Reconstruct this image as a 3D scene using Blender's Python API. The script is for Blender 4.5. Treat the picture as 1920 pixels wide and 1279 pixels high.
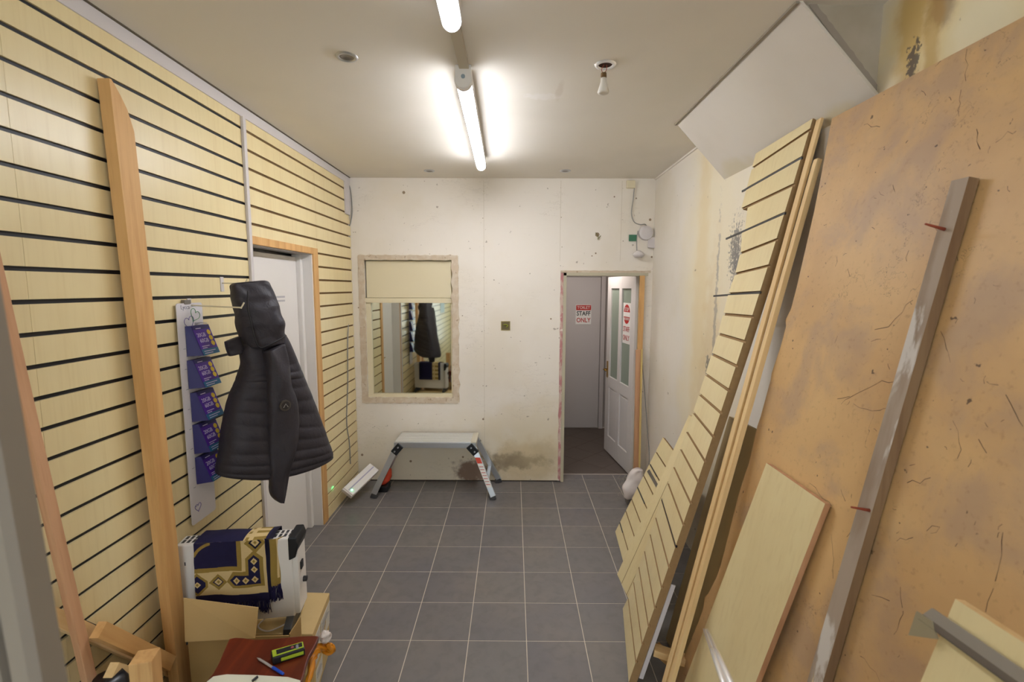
import bpy, bmesh, math, random
from mathutils import Vector, Matrix, noise
random.seed(7)
PI = math.pi
for o in list(bpy.data.objects): bpy.data.objects.remove(o)
SC = bpy.context.scene
COL = SC.collection

# ------------------------------------------------------------------ camera
TH, YAW, ROLL, HC, FPX = .11148, -.0029154, .0036035, 1.815, 894.8
FW = Vector((math.sin(YAW)*math.cos(TH), math.cos(YAW)*math.cos(TH), -math.sin(TH)))
RT0 = Vector((math.cos(YAW), -math.sin(YAW), 0)); UP0 = RT0.cross(FW)
RT = RT0*math.cos(ROLL)+UP0*math.sin(ROLL); UP = -RT0*math.sin(ROLL)+UP0*math.cos(ROLL)
C0 = Vector((0, 0, HC))
cam = bpy.data.cameras.new('camera'); cam_o = bpy.data.objects.new('camera', cam); COL.objects.link(cam_o)
cam_o.matrix_world = Matrix(((RT.x, UP.x, -FW.x, C0.x), (RT.y, UP.y, -FW.y, C0.y), (RT.z, UP.z, -FW.z, C0.z), (0, 0, 0, 1)))
cam.sensor_width = 36; cam.lens = FPX/1920*36; cam.clip_start = .02
cam.dof.use_dof = True; cam.dof.focus_distance = 2.6; cam.dof.aperture_fstop = 3.5
SC.camera = cam_o
# ------------------------------------------------------------------ world, exposure
w = bpy.data.worlds.new('world'); SC.world = w; w.use_nodes = True
w.node_tree.nodes['Background'].inputs[0].default_value = (.82, .93, 1, 1)
w.node_tree.nodes['Background'].inputs[1].default_value = 3.7
SC.view_settings.view_transform = 'Standard'; SC.view_settings.look = 'None'
SC.view_settings.exposure = .42; SC.view_settings.gamma = 1; SC.view_settings.use_curve_mapping = False
TUBE = 68

# measuring helpers: the place where the sight line of a photo point meets a real plane
def ray(x, y): return FW+RT*((x-960)/FPX)-UP*((y-639.5)/FPX)
def onX(x, y, X): d = ray(x, y); return C0+d*(X/d.x)
def onY(x, y, Y): d = ray(x, y); return C0+d*(Y/d.y)
def onZ(x, y, Z): d = ray(x, y); return C0+d*((Z-HC)/d.z)
def onP(x, y, n, p): d = ray(x, y); return C0+d*((p-C0).dot(n)/d.dot(n))

# ------------------------------------------------------------------ materials
def lin(c):
    if isinstance(c, str):
        c = [int(c[i:i+2], 16)/255 for i in (0, 2, 4)]
        c = [v/12.92 if v <= .04045 else ((v+.055)/1.055)**2.4 for v in c]
    return (c[0], c[1], c[2], 1)
class M:
    """small node builder: base colour chain, then Principled"""
    def __init__(s, name, col, rough=.6, metal=0, spec=.4, coord='Object'):
        s.m = bpy.data.materials.new(name); s.m.use_nodes = True
        s.t = s.m.node_tree; s.N = s.t.nodes; s.L = s.t.links
        s.p = s.N['Principled BSDF']
        s.p.inputs['Roughness'].default_value = rough; s.p.inputs['Metallic'].default_value = metal
        s.p.inputs['Specular IOR Level'].default_value = spec
        s.tc = s.N.new('ShaderNodeTexCoord'); s.co = s.tc.outputs[coord]
        r = s.N.new('ShaderNodeRGB'); r.outputs[0].default_value = lin(col); s.c = r.outputs[0]
        s.done = False
    def world(s):
        g = s.N.new('ShaderNodeNewGeometry'); s.co = g.outputs['Position']; return s
    def map(s, scale=(1, 1, 1), loc=(0, 0, 0)):
        n = s.N.new('ShaderNodeMapping'); n.inputs['Scale'].default_value = scale; n.inputs['Location'].default_value = loc
        s.L.new(s.co, n.inputs[0]); return n.outputs[0]
    def noise(s, scale, detail=4, st=(1, 1, 1), dist=0, rough=.55):
        n = s.N.new('ShaderNodeTexNoise'); n.inputs['Scale'].default_value = scale; n.inputs['Detail'].default_value = detail
        n.inputs['Roughness'].default_value = rough; n.inputs['Distortion'].default_value = dist
        s.L.new(s.map(st), n.inputs['Vector']); return n.outputs['Fac']
    def ramp(s, v, a, b, inv=False):
        n = s.N.new('ShaderNodeMapRange'); n.interpolation_type = 'SMOOTHSTEP'
        n.inputs[1].default_value = a; n.inputs[2].default_value = b
        n.inputs[3].default_value = 1 if inv else 0; n.inputs[4].default_value = 0 if inv else 1
        s.L.new(v, n.inputs[0]); return n.outputs[0]
    def math(s, op, a, b=None):
        n = s.N.new('ShaderNodeMath'); n.operation = op
        for i, v in enumerate((a, b)):
            if v is None: continue
            if isinstance(v, (int, float)): n.inputs[i].default_value = v
            else: s.L.new(v, n.inputs[i])
        return n.outputs[0]
    def mix(s, fac, col, amt=1.):
        n = s.N.new('ShaderNodeMix'); n.data_type = 'RGBA'
        f = s.math('MULTIPLY', fac, amt)
        s.L.new(f, n.inputs[0]); s.L.new(s.c, n.inputs[6]); n.inputs[7].default_value = lin(col); s.c = n.outputs[2]; return s
    def blob(s, col, cen, rad, amt=1., nscale=6, namt=.6, soft=.5, detail=5):
        v = s.N.new('ShaderNodeVectorMath'); v.operation = 'SUBTRACT'; s.L.new(s.co, v.inputs[0]); v.inputs[1].default_value = cen
        d = s.N.new('ShaderNodeVectorMath'); d.operation = 'DIVIDE'; s.L.new(v.outputs[0], d.inputs[0]); d.inputs[1].default_value = rad
        l = s.N.new('ShaderNodeVectorMath'); l.operation = 'LENGTH'; s.L.new(d.outputs[0], l.inputs[0])
        a = s.math('ADD', l.outputs['Value'], s.math('MULTIPLY', s.math('SUBTRACT', s.noise(nscale, detail), .5), namt*3))
        return s.mix(s.ramp(a, 1-soft, 1+soft, True), col, amt)
    def bump(s, v, dist=.002, strength=.5):
        b = s.N.new('ShaderNodeBump'); b.inputs['Strength'].default_value = strength; b.inputs['Distance'].default_value = dist
        s.L.new(v, b.inputs['Height']); s.L.new(b.outputs[0], s.p.inputs['Normal']); return s
    def end(s):
        s.L.new(s.c, s.p.inputs['Base Color']); return s.m
def plain(name, col, rough=.5, metal=0, var=.0, vs=20, dark='000000', spec=.4):
    k = M(name, col, rough, metal, spec)
    if var: k.mix(k.noise(vs), dark, var)
    return k.end()
def wood(name, c1, c2, rough=.6, gs=18, st=(1, 1, .06), knots=True):
    k = M(name, c1, rough)
    k.mix(k.ramp(k.noise(gs, 5, st, .4), .35, .75), c2, .75)
    k.mix(k.ramp(k.noise(gs*5, 3, st), .5, .8), c2, .4)
    if knots: k.mix(k.ramp(k.noise(9, 1, (1, 1, .5)), .73, .78), '7a4a22', .7)
    k.bump(k.noise(gs*4, 3, st), .0006, .3)
    return k.end()
def emit(name, col, s):
    m = bpy.data.materials.new(name); m.use_nodes = True; N = m.node_tree.nodes
    N.remove(N['Principled BSDF']); e = N.new('ShaderNodeEmission'); e.inputs[0].default_value = lin(col); e.inputs[1].default_value = s
    m.node_tree.links.new(e.outputs[0], N['Material Output'].inputs[0]); return m

def maple(name='maple_melamine', c='e6d4a4'):
    k = M(name, c, .33, spec=.5).world()
    k.mix(k.ramp(k.noise(7, 4, (1, 1, .12)), .35, .75), 'dcc592', .5)
    k.mix(k.ramp(k.noise(60, 3, (1, 1, .05)), .45, .8), 'c4a870', .22)
    k.mix(k.ramp(k.noise(1.4, 3), .45, .75), 'ecdcb2', .35)
    return k.end()
MAPLE = maple()
MDF = plain('raw_mdf', 'ab8a60', .85, 0, .35, 40, '4a3520')
MDFD = plain('slot_brown', '6e5432', .85)
SLOTK = plain('slot_black_plastic', '15151c', .45)
k = M('brown_hardboard', 'd8b17c', .5).world()
k.mix(k.ramp(k.noise(2.2, 5), .4, .68), 'c0986a', .6)
k.mix(k.ramp(k.noise(4, 7, dist=.3), .46, .66), 'a88f7c', .55)
k.mix(k.ramp(k.noise(60, 3), .55, .8), '8f6d4a', .35)
k.mix(k.ramp(k.noise(3.1, 3), .55, .75), 'dcba88', .45)
k.mix(k.ramp(k.noise(38, 2), .72, .76), '3c2a22', .8)
vo = k.N.new('ShaderNodeTexNoise'); vo.inputs['Scale'].default_value = 2.6; vo.inputs['Detail'].default_value = 7; vo.inputs['Roughness'].default_value = .62
k.L.new(k.map((1, 1, 1), (4, 2, 7)), vo.inputs['Vector'])
ln = k.ramp(k.math('ABSOLUTE', k.math('SUBTRACT', vo.outputs['Fac'], .5)), .0, .0016, True)
k.mix(k.math('MULTIPLY', ln, k.ramp(k.noise(1.9, 2), .6, .66)), '2e2420', .7)
vo2 = k.N.new('ShaderNodeTexNoise'); vo2.inputs['Scale'].default_value = 4.6; vo2.inputs['Detail'].default_value = 6
k.L.new(k.map((1, 1, .35), (1, 9, 3)), vo2.inputs['Vector'])
ln = k.ramp(k.math('ABSOLUTE', k.math('SUBTRACT', vo2.outputs['Fac'], .5)), .0, .0018, True)
k.mix(k.math('MULTIPLY', ln, k.ramp(k.noise(2.7, 2), .6, .66)), '3a2a22', .8)
HARD = k.end()
# back wall paint
k = M('old_white_paint', 'e9e1d6', .7).world()
k.mix(k.ramp(k.noise(1.7, 4), .4, .7), 'ded3c0', .55)
k.blob('dcd1b8', (0, 4.3, .1), (2.2, 1, .42), .55, 4, .5, .6)
k.blob('c2ab82', (.12, 4.3, .17), (.34, 1, .2), .7, 7, .6, .5)
k.blob('5d4a3a', (.0, 4.3, .2), (.26, 1, .07), .75, 11, .9, .5)
k.blob('6a4a3a', (-.36, 4.3, .09), (.16, 1, .11), .85, 14, .8, .4)
k.blob('8a7a60', (.3, 4.3, .28), (.1, 1, .12), .3, 9, .8, .5)
k.blob('d6c59f', (.2, 4.3, .45), (.5, 1, .3), .4, 5, .7, .6)
v2 = k.noise(5, 8, (1, 1, 3.2), .5, .65)
ln = k.ramp(k.math('ABSOLUTE', k.math('SUBTRACT', v2, .5)), 0, .004, True)
k.mix(k.math('MULTIPLY', ln, k.ramp(k.noise(2.2, 2), .5, .58)), '8d7f6c', .55)
k.mix(k.ramp(k.noise(26, 2), .72, .76), '7d6b5a', .6)
k.bump(k.noise(9, 6), .004, .35)
WALLB = k.end()
# stained right wall
k = M('damp_stained_plaster', 'e4dcd0', .7).world()
k.mix(k.ramp(k.noise(2.1, 4), .4, .7), 'd8ccb4', .4)
k.blob('e8dab8', (1.24, 3.05, 1.7), (1, .42, 1.6), .7, 3, .4, .5)
k.blob('d9b970', (1.24, 3.2, 1.6), (1, .1, 1.5), .3, 7, .6, .6)
k.blob('c9a45a', (1.24, 3.0, 1.2), (1, .12, .7), .3, 8, .7, .6)
k.blob('55555c', (1.24, 2.72, 2.02), (1, .06, .13), .75, 60, 1.6, .5)
k.blob('6a6a70', (1.24, 2.68, 1.82), (1, .05, .16), .5, 70, 1.7, .5)
k.blob('77757a', (1.24, 2.95, 1.6), (1, .018, .5), .5, 30, 1.4, .5)
k.blob('55555c', (1.24, 3.02, 1.32), (1, .035, .06), .7, 40, 1.3, .5)
k.blob('e6d29c', (1.24, 1.3, 2.6), (1, .42, .6), .9, 3, .5, .4)
k.blob('c39a3e', (1.24, 1.6, 2.7), (1, .05, .6), .6, 7, 1.0, .6)
k.blob('8c6f5a', (1.24, 1.49, 2.73), (1, .05, .13), .6, 9, 1.1, .4)
k.blob('b98c34', (1.24, 1.52, 2.55), (1, .025, .4), .5, 9, 1.0, .5)
k.blob('f0e6c8', (1.24, 1.38, 2.5), (1, .1, .12), .8, 5, .6, .5)
k.blob('383440', (1.24, 1.585, 2.52), (1, .02, .05), .8, 60, 1.6, .3)
k.blob('3a3460', (1.24, 1.3, 2.68), (1, .06, .04), .8, 50, 1.7, .3)
k.mix(k.ramp(k.noise(24, 2), .73, .77), '8d7b60', .6)
k.bump(k.noise(7, 6), .004, .35)
WALLR = k.end()
k = M('ceiling_paint', 'e8e1d6', .75).world(); k.mix(k.ramp(k.noise(1.2, 3), .4, .7), 'd8d1c5', .4)
k.blob('eee8e2', (.14, 2.52, 2.77), (.09, .035, .1), .7, 22, 1.0, .3); k.blob('cdbfae', (.22, 2.45, 2.77), (.015, .1, .1), .35, 12, .6, .4)
k.bump(k.noise(3, 5), .003, .25); CEIL = k.end()
k = M('plasterboard', 'd9d0c4', .8).world(); k.mix(k.ramp(k.noise(2, 3), .4, .7), 'd0c6b8', .5)
k.blob('cfc2a0', (1.22, 2.75, 2.46), (.08, .2, .06), .6, 5, .7, .5)
k.blob('d3c08c', (1.24, 1.95, 2.46), (.05, .14, .04), .5, 6, .8, .5); PLB = k.end()
k = M('grey_skim', 'b9ae9e', .8).world(); k.mix(k.ramp(k.noise(4, 4), .4, .7), 'a39782', .6); SKIM = k.end()
SKIMD = plain('dark_plaster_smear', 'a2978b', .85, 0, .3, 18, '8a7d70')
# floor tile
k = M('grey_slate_tile', '6f6b69', .42, spec=.5).world()
oi = k.N.new('ShaderNodeObjectInfo')
k.mix(k.math('MULTIPLY', oi.outputs['Random'], .5), '625f66', 1)
k.mix(k.ramp(k.noise(2.5, 4), .35, .7), '7d746c', .45)
k.mix(k.ramp(k.noise(16, 6, dist=.5), .4, .75), '565352', .4)
k.L.new(k.ramp(k.noise(5, 4), .2, .9), k.p.inputs['Roughness']) if False else None
k.bump(k.noise(12, 6), .002, .25); TILE = k.end()
GROUT = plain('tile_grout', 'd3c8b8', .9, 0, .3, 8, '7d7263')
DTILE = plain('dark_corridor_tile', '5f544c', .5, 0, .3, 6, '3c342e')
PINE = wood('pine_timber', 'd9ab70', 'b98549')
PINEL = wood('pale_planed_pine', 'e6c692', 'd2a76c')
PINEP = wood('pinkish_softwood', 'cfa07a', 'a9764e')
OLDW = M('old_painted_timber', 'ab9a8a', .8)
OLDW.mix(OLDW.ramp(OLDW.noise(14, 4, (1, 1, .1)), .4, .7), '7f6650', .6)
OLDW.mix(OLDW.ramp(OLDW.noise(9, 6, (1, 1, .35), .6), .53, .6), 'd8d2cc', .8)
OLDW.mix(OLDW.ramp(OLDW.noise(12, 6, (1, 1, .3), .6), .62, .66), 'e6cf9c', .7); OLDW = OLDW.end()
OLDB = wood('old_brown_timber', '8c7052', '6a4c34', .75)
WHITE = plain('white_gloss_paint', 'e6e1dc', .35, 0, .06, 5, '9a8d7a')
WHITEM = plain('white_melamine', 'd8d3d6', .4)
CREAM = plain('cream_panel', 'e2d6b6', .45, 0, .12, 3, 'b9a97c')
ROUGHP = M('chipped_plaster_edge', 'cbb9a2', .9); ROUGHP.mix(ROUGHP.ramp(ROUGHP.noise(14, 5), .45, .6), 'd6cab8', .7)
ROUGHP.mix(ROUGHP.ramp(ROUGHP.noise(30, 4), .6, .7), '9a7f63', .7).bump(ROUGHP.noise(20, 5), .004, .6); ROUGHP = ROUGHP.end()
REDP = M('red_stained_plaster', 'cdb5a8', .9); REDP.mix(REDP.ramp(REDP.noise(16, 5, (1, 1, .5)), .42, .55), 'b0606a', .7)
REDP.mix(REDP.ramp(REDP.noise(24, 4), .6, .66), 'ece4da', .8); REDP = REDP.end()
BEIGEF = plain('beige_door_lining', 'b9b199', .5)
ALU = plain('aluminium', 'c9cbce', .32, .85)
ALUL = plain('ribbed_aluminium_deck', 'e0dfdc', .4, .55)
CHROME = plain('chrome', 'fafafc', .2, .5)
STEEL = plain('grey_steel', '8d8883', .4, .7)
WIRE = plain('cream_coated_wire', 'd9cdb0', .4)
BLACKP = plain('black_plastic', '1b1b1e', .45)
DGREY = plain('dark_grey_plastic', '3b3b3d', .5)
PVC = plain('white_pvc', 'cfc8c6', .45)
CABLE = plain('grey_cable', '8f8d88', .5)
RUST = plain('rusty_red_nail', '9a4a34', .7, .2)
REDPL = plain('orange_red_plastic', 'd2492f', .4)
CARD = plain('cardboard', 'cdae78', .8, 0, .15, 10, '8a6a3c')
CARDL = plain('pale_chipboard_box', 'cbb07c', .75, 0, .25, 25, '9a7b48')
CARDD = plain('cardboard_shade_side', 'a58654', .85)  # darker copy of the cardboard: shade below the lit flap put into colour
LABEL = plain('white_label', 'd8d2c6', .6)
MIRROR = plain('mirror_glass', 'cfd2c8', .03, 1)
GLASSF = plain('frosted_grey_green_glass', '8f9a8c', .25)
BRASS = plain('brass', 'b08a3e', .3, .9)
def tube_mat(name, s):
    # an LED batten throws most of its light downwards
    m = emit(name, (.92, .94, 1.0), s); t = m.node_tree; g = t.nodes.new('ShaderNodeNewGeometry'); x = t.nodes.new('ShaderNodeSeparateXYZ'); q = t.nodes.new('ShaderNodeMapRange')
    t.links.new(g.outputs['Normal'], x.inputs[0]); t.links.new(x.outputs[2], q.inputs[0])
    q.inputs[1].default_value = .25; q.inputs[2].default_value = -.8; q.inputs[3].default_value = s*.05; q.inputs[4].default_value = s
    t.links.new(q.outputs[0], t.nodes['Emission'].inputs[1]); return m
TUBEM = tube_mat('lit_diffuser', TUBE); TUBEN = tube_mat('lit_diffuser_dimmer', TUBE*.15)
GREENE = emit('green_led', '5dffb0', 30)
TXTK = plain('black_print', '22241f', .6); TXTR = plain('red_print', 'b8322c', .6); TXTW = plain('white_print', 'e8e4de', .6)
TXTG = plain('grey_print', '8a8c98', .6); TXTGR = plain('green_print', '5a9a62', .6); TXTP = plain('purple_print', '6a5fa0', .6)

# ------------------------------------------------------------------ object helpers
WL = {}
def wloc(o): return WL.get(o.name, Vector((0, 0, 0)))
def link(o, parent=None, at=None):
    COL.objects.link(o)
    if parent: o.parent = parent
def obj(name, verts, faces, mat, parent=None, smooth=False, bevel=0, base=None, mats=None, fm=None):
    vs = [Vector(v) for v in verts]
    if parent is not None: org = wloc(parent)
    elif base is not None: org = Vector(base)
    else:
        mn = [min(v[i] for v in vs) for i in range(3)]; mx = [max(v[i] for v in vs) for i in range(3)]
        org = Vector(((mn[0]+mx[0])/2, (mn[1]+mx[1])/2, mn[2]))
    me = bpy.data.meshes.new(name); me.from_pydata([v-org for v in vs], [], faces)
    for mm in (mats or [mat]): me.materials.append(mm)
    bm = bmesh.new(); bm.from_mesh(me)
    if fm:
        bm.faces.ensure_lookup_table()
        for f, i in zip(bm.faces, fm): f.material_index = i
    bmesh.ops.recalc_face_normals(bm, faces=bm.faces)
    if bevel: bmesh.ops.bevel(bm, geom=bm.edges[:], offset=bevel, segments=2, affect='EDGES', profile=.6)
    if smooth:
        for f in bm.faces: f.smooth = True
    bm.to_mesh(me); bm.free()
    o = bpy.data.objects.new(name, me); link(o, parent)
    if parent is None: o.location = org; WL[o.name] = org
    else: WL[o.name] = org.copy()
    return o
def empty(name, loc):
    o = bpy.data.objects.new(name, None); COL.objects.link(o); o.location = loc; o.empty_display_size = .05; WL[o.name] = Vector(loc); return o
def tag(o, label=None, cat=None, group=None, kind=None):
    if label: o['label'] = label
    if cat: o['category'] = cat
    if group: o['group'] = group
    if kind: o['kind'] = kind
    return o
HEX = [(0, 1, 3, 2), (4, 6, 7, 5), (0, 4, 5, 1), (2, 3, 7, 6), (0, 2, 6, 4), (1, 5, 7, 3)]
def boxv(x0, x1, y0, y1, z0, z1): return [(x, y, z) for x in (x0, x1) for y in (y0, y1) for z in (z0, z1)]
def box(name, b, mat, parent=None, bevel=0, **k): return obj(name, boxv(*b), HEX, mat, parent, bevel=bevel, **k)
class MB:
    def __init__(s): s.v = []; s.f = []; s.i = []
    def add(s, v, f, i=0):
        n = len(s.v); s.v += [Vector(a) for a in v]; s.f += [tuple(n+j for j in q) for q in f]; s.i += [i]*len(f); return s
    def box(s, *b, i=0): return s.add(boxv(*b), HEX, i)
    def build(s, name, mat, parent=None, **k): return obj(name, s.v, s.f, mat, parent, fm=s.i if k.get('mats') else None, **k)
def beamv(A, B, side, w, t):
    """box from A to B; side = direction of width w; thickness t along the third axis; A,B on the centre line"""
    A, B = Vector(A), Vector(B); d = (B-A).normalized(); s = Vector(side); s = (s-d*s.dot(d)).normalized(); n = d.cross(s)
    return [P+s*(a*w/2)+n*(b*t/2) for a in (-1, 1) for b in (-1, 1) for P in (A, B)]
def beam(name, A, B, side, w, t, mat, parent=None, bevel=.0015):
    A, B = Vector(A), Vector(B); L = (B-A).length
    d = (B-A).normalized(); s = Vector(side); s = (s-d*s.dot(d)).normalized(); n = d.cross(s)
    if A.z > B.z: lo, dd = B, -d
    else: lo, dd = A, d
    nn = dd.cross(s)
    o = obj(name, boxv(-w/2, w/2, -t/2, t/2, 0, L), HEX, mat, None, bevel=bevel, base=(0, 0, 0))
    mt = Matrix((s, nn, dd)).transposed().to_4x4()
    if parent is None: mt.translation = lo; o.matrix_world = mt; WL[o.name] = lo.copy()
    else:
        mt.translation = lo-wloc(parent); o.parent = parent; o.matrix_local = mt; WL[o.name] = lo.copy()
    return o
def tubev(pts, r, seg=8, closed=False, cap=True):
    pts = [Vector(p) for p in pts]; n = len(pts); rr = r if isinstance(r, (list, tuple)) else [r]*n
    V = []; F = []; up = Vector((0, 0, 1)); prev = None
    for i, p in enumerate(pts):
        t = (pts[min(i+1, n-1)]-pts[max(i-1, 0)]).normalized()
        a = prev if prev is not None else (up if abs(t.z) < .9 else Vector((1, 0, 0)))
        a = (a-t*a.dot(t)).normalized(); prev = a; b = t.cross(a)
        V += [p+(a*math.cos(2*PI*j/seg)+b*math.sin(2*PI*j/seg))*rr[i] for j in range(seg)]
    for i in range(n-1):
        for j in range(seg):
            F.append((i*seg+j, i*seg+(j+1) % seg, (i+1)*seg+(j+1) % seg, (i+1)*seg+j))
    if cap: F.append(tuple(range(seg))[::-1]); F.append(tuple((n-1)*seg+j for j in range(seg)))
    return V, F
def tube(name, pts, r, mat, parent=None, seg=8): 
    v, f = tubev(pts, r, seg); return obj(name, v, f, mat, parent, smooth=True)
def curve(pts, n=8):
    pts = [Vector(p) for p in pts]; out = []
    for i in range(len(pts)-1):
        p0, p1, p2, p3 = pts[max(i-1, 0)], pts[i], pts[i+1], pts[min(i+2, len(pts)-1)]
        for k in range(n):
            t = k/n; out.append(.5*((2*p1)+(p2-p0)*t+(2*p0-5*p1+4*p2-p3)*t*t+(3*p1-p0-3*p2+p3)*t**3))
    return out+[pts[-1]]
def lathev(prof, cen, seg=24, axis='z'):
    V = []; F = []
    for r, z in prof:
        for j in range(seg):
            a = 2*PI*j/seg; p = (r*math.cos(a), r*math.sin(a), z)
            if axis == 'y': p = (p[0], p[2], p[1])
            if axis == 'x': p = (p[2], p[0], p[1])
            V.append(Vector(cen)+Vector(p))
    for i in range(len(prof)-1):
        for j in range(seg): F.append((i*seg+j, i*seg+(j+1) % seg, (i+1)*seg+(j+1) % seg, (i+1)*seg+j))
    return V, F
def lathe(name, prof, cen, mat, parent=None, seg=24, axis='z'):
    v, f = lathev(prof, cen, seg, axis); return obj(name, v, f, mat, parent, smooth=True)
def slab(name, poly, th, mat, parent=None, bevel=0, mats=None, side=1, **k):
    """polygon (list of Vectors) extruded by vector th; face materials: front 0, rest 1"""
    n = len(poly); V = [Vector(p) for p in poly]+[Vector(p)+Vector(th) for p in poly]
    F = [tuple(range(n)), tuple(range(2*n-1, n-1, -1))]+[(i, (i+1) % n, n+(i+1) % n, n+i) for i in range(n)]
    fm = [0]+[1]*(n+1) if mats else None
    return obj(name, V, F, mat, parent, mats=mats, fm=fm, bevel=bevel, **k)
def text(name, s, size, cen, right, up, mat, parent, thick=.0008, sx=1., bold=0.):
    cu = bpy.data.curves.new(name, 'FONT'); cu.body = s; cu.size = size; cu.align_x = 'CENTER'; cu.align_y = 'CENTER'; cu.extrude = thick; cu.offset = bold; cu.resolution_u = 3
    to = bpy.data.objects.new(name+'_tmp', cu); COL.objects.link(to)
    bpy.context.view_layer.update()
    me = bpy.data.meshes.new_from_object(to.evaluated_get(bpy.context.evaluated_depsgraph_get()))
    bpy.data.objects.remove(to); bpy.data.curves.remove(cu)
    R, U = Vector(right).normalized(), Vector(up).normalized(); Nn = R.cross(U)
    base = wloc(parent)
    for v in me.vertices: v.co = Vector(cen)-base+R*v.co.x*sx+U*v.co.y+Nn*v.co.z
    me.materials.clear(); me.materials.append(mat); me.name = name
    o = bpy.data.objects.new(name, me); link(o, parent); WL[o.name] = base.copy(); return o
def st(o): o['kind'] = 'structure'; return o
def stuff(o): o['kind'] = 'stuff'; return o

# ================================================================== SETTING
XL, XR, YB, ZC, YF = -1.45, 1.245, 4.32, 2.769, -2.4
# floor: grout bed plus tiles
fl = st(box('floor', (XL-.25, XR+.02, YF, 4.5, -.06, -.0013), GROUT))
TS = .3; G = .0042
xs0 = .0739; ys0 = 4.079
tm = {}
for i in range(-6, 4):
    for j in range(-2, 23):
        x0, x1 = xs0+i*TS, xs0+(i+1)*TS; y1, y0 = ys0-(j-1)*TS, ys0-j*TS
        x0c, x1c = max(x0, XL-.2), min(x1, XR); y0c, y1c = max(y0, YF), min(y1, 4.495)
        if x1c-x0c < .02 or y1c-y0c < .02: continue
        key = (round(x1c-x0c, 3), round(y1c-y0c, 3))
        if key not in tm:
            a, b = key[0]/2-G/2, key[1]/2-G/2
            t = obj('tile', boxv(-a, a, -b, b, -.004, 0), HEX, TILE, None, bevel=.0008, base=(0, 0, 0)); tm[key] = t.data
            t.parent = fl
        else:
            t = bpy.data.objects.new('tile', tm[key]); COL.objects.link(t); t.parent = fl
        t.location = Vector(((x0c+x1c)/2, (y0c+y1c)/2, random.uniform(-.0003, 0)))-WL[fl.name]
# ceiling
ce = st(box('ceiling', (XL-.3, XR+.1, YF, YB+.02, ZC, ZC+.08), CEIL))
# wall back with openings (door X .405-1.19, window recess)
DX0, DX1, DZ = .447, 1.175, 1.95
WX0, WX1, WZ0, WZ1 = -1.345, -.552, .80, 2.06
m = MB()
yb0, yb1 = YB, YB+.13
for b in ((XL-.3, WX0, yb0, yb1, .012, ZC), (WX0, WX1, yb0, yb1, .012, WZ0), (WX0, WX1, yb0, yb1, WZ1, ZC), (WX1, DX0, yb0, yb1, .012, ZC), (DX0, DX1, yb0, yb1, DZ, ZC), (DX1, XR+.1, yb0, yb1, 0, ZC)): m.box(*b)
wb = st(m.build('wall_back', WALLB))
box('plinth_gap', (XL, DX0-.03, YB+.006, YB+.12, 0, .013), plain('dark_gap', '3f3833', .9), wb)
# plasterboard joints and screw holes
m = MB(); rnd = random.Random(3)
for px in (756, 907, 1052, 1167):
    for q in range(9):
        y = 352+q*54+rnd.uniform(-9, 9)
        if 470 < y < 760 and px == 756: continue
        if px > 1050 and y > 480: continue
        p = onY(px+rnd.uniform(-2, 2), y, YB-.001); m.add(*lathev([(0, 0), (rnd.uniform(.002, .0045), 0)], p, 6, 'y'))
for px, py, r in ((757, 361, .014), (1033, 598, .008), (1219, 412, .012), (1117, 475, .008), (1222, 482, .009), (672, 577, .006), (1193, 372, .007), (867, 592, .005), (679, 853, .012), (770, 865, .012), (868, 857, .01), (906, 786, .01), (1120, 440, .02), (1152, 369, .007), (1110, 480, .006)):
    m.add(*lathev([(0, 0), (r*.5, 0), (r, 0)], onY(px, py, YB-.001), 7, 'y'))
stuff(m.build('screw_holes', plain('screw_hole', '94806a', .9), wb))
m = MB()
for px in (907, 1167, 1052):
    p0 = onY(px, 338, YB); m.box(p0.x-.0015, p0.x+.0015, YB-.0012, YB, 0.05 if px == 907 else DZ+.1, 2.75)
m.build('board_joint', plain('board_joint_line', 'cfc4b2', .9), wb)
# wall left: backing + slats
wl = st(box('wall_left', (XL-.3, XL-.22, YF, YB+.1, 0, ZC), WHITE))
DL0, DL1, DLZ = 2.70, 3.475, 2.045          # left door opening
PIPEY = 2.645
def back_left(name, y0, y1, z0, z1, mat): return box(name, (XL-.03, XL-.0085, y0, y1, z0, z1), mat, wl)
back_left('slat_backing', YF, PIPEY, 0, 2.712, SLOTK)
back_left('slat_backing', PIPEY, YB, DLZ+.05, 2.712, MDFD)
back_left('slat_backing', DL1+.09, YB, 0, DLZ+.05, MDFD)
SL = [2.652-.0983*q for q in range(27)]; GAP = .0145
def slats(y0, y1, zmin=0, zmax=2.712):
    zt = [zmax+GAP/2]+[z for z in SL if zmin < z < zmax]+[zmin-GAP/2]
    for a, b in zip(zt[:-1], zt[1:]):
        z1, z0 = a-GAP/2, b+GAP/2
        if z1-z0 < .01: continue
        o = box('slat', (XL-.0092, XL, y0+.0006, y1-.0006, z0, z1), MAPLE, wl)
for a, b in ((YF, -1.0), (-1.0, .215), (.215, 1.428), (1.428, PIPEY)): slats(a, b)
slats(PIPEY, 3.47+.095, DLZ+.05); slats(3.565, YB-.002, 0)
tr = st(box('trim_1', (XL-.02, XL+.006, YF, YB-.003, 2.712, ZC-.002), PVC, bevel=.002))
gap = plain('gap_shade_line', '6b6152', .9)
box('gap_shade', (XL+.004, XL+.016, YF, YB-.01, ZC-.004, ZC-.0005), gap, tr)  # brown strip painted in for the shade of the gap under the ceiling
o = tag(box('conduit', (XL, XL+.016, PIPEY-.012, PIPEY+.016, .32, 2.712), PVC, bevel=.003), 'white plastic mini trunking running down the slatted wall beside the white door', 'conduit')
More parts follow.
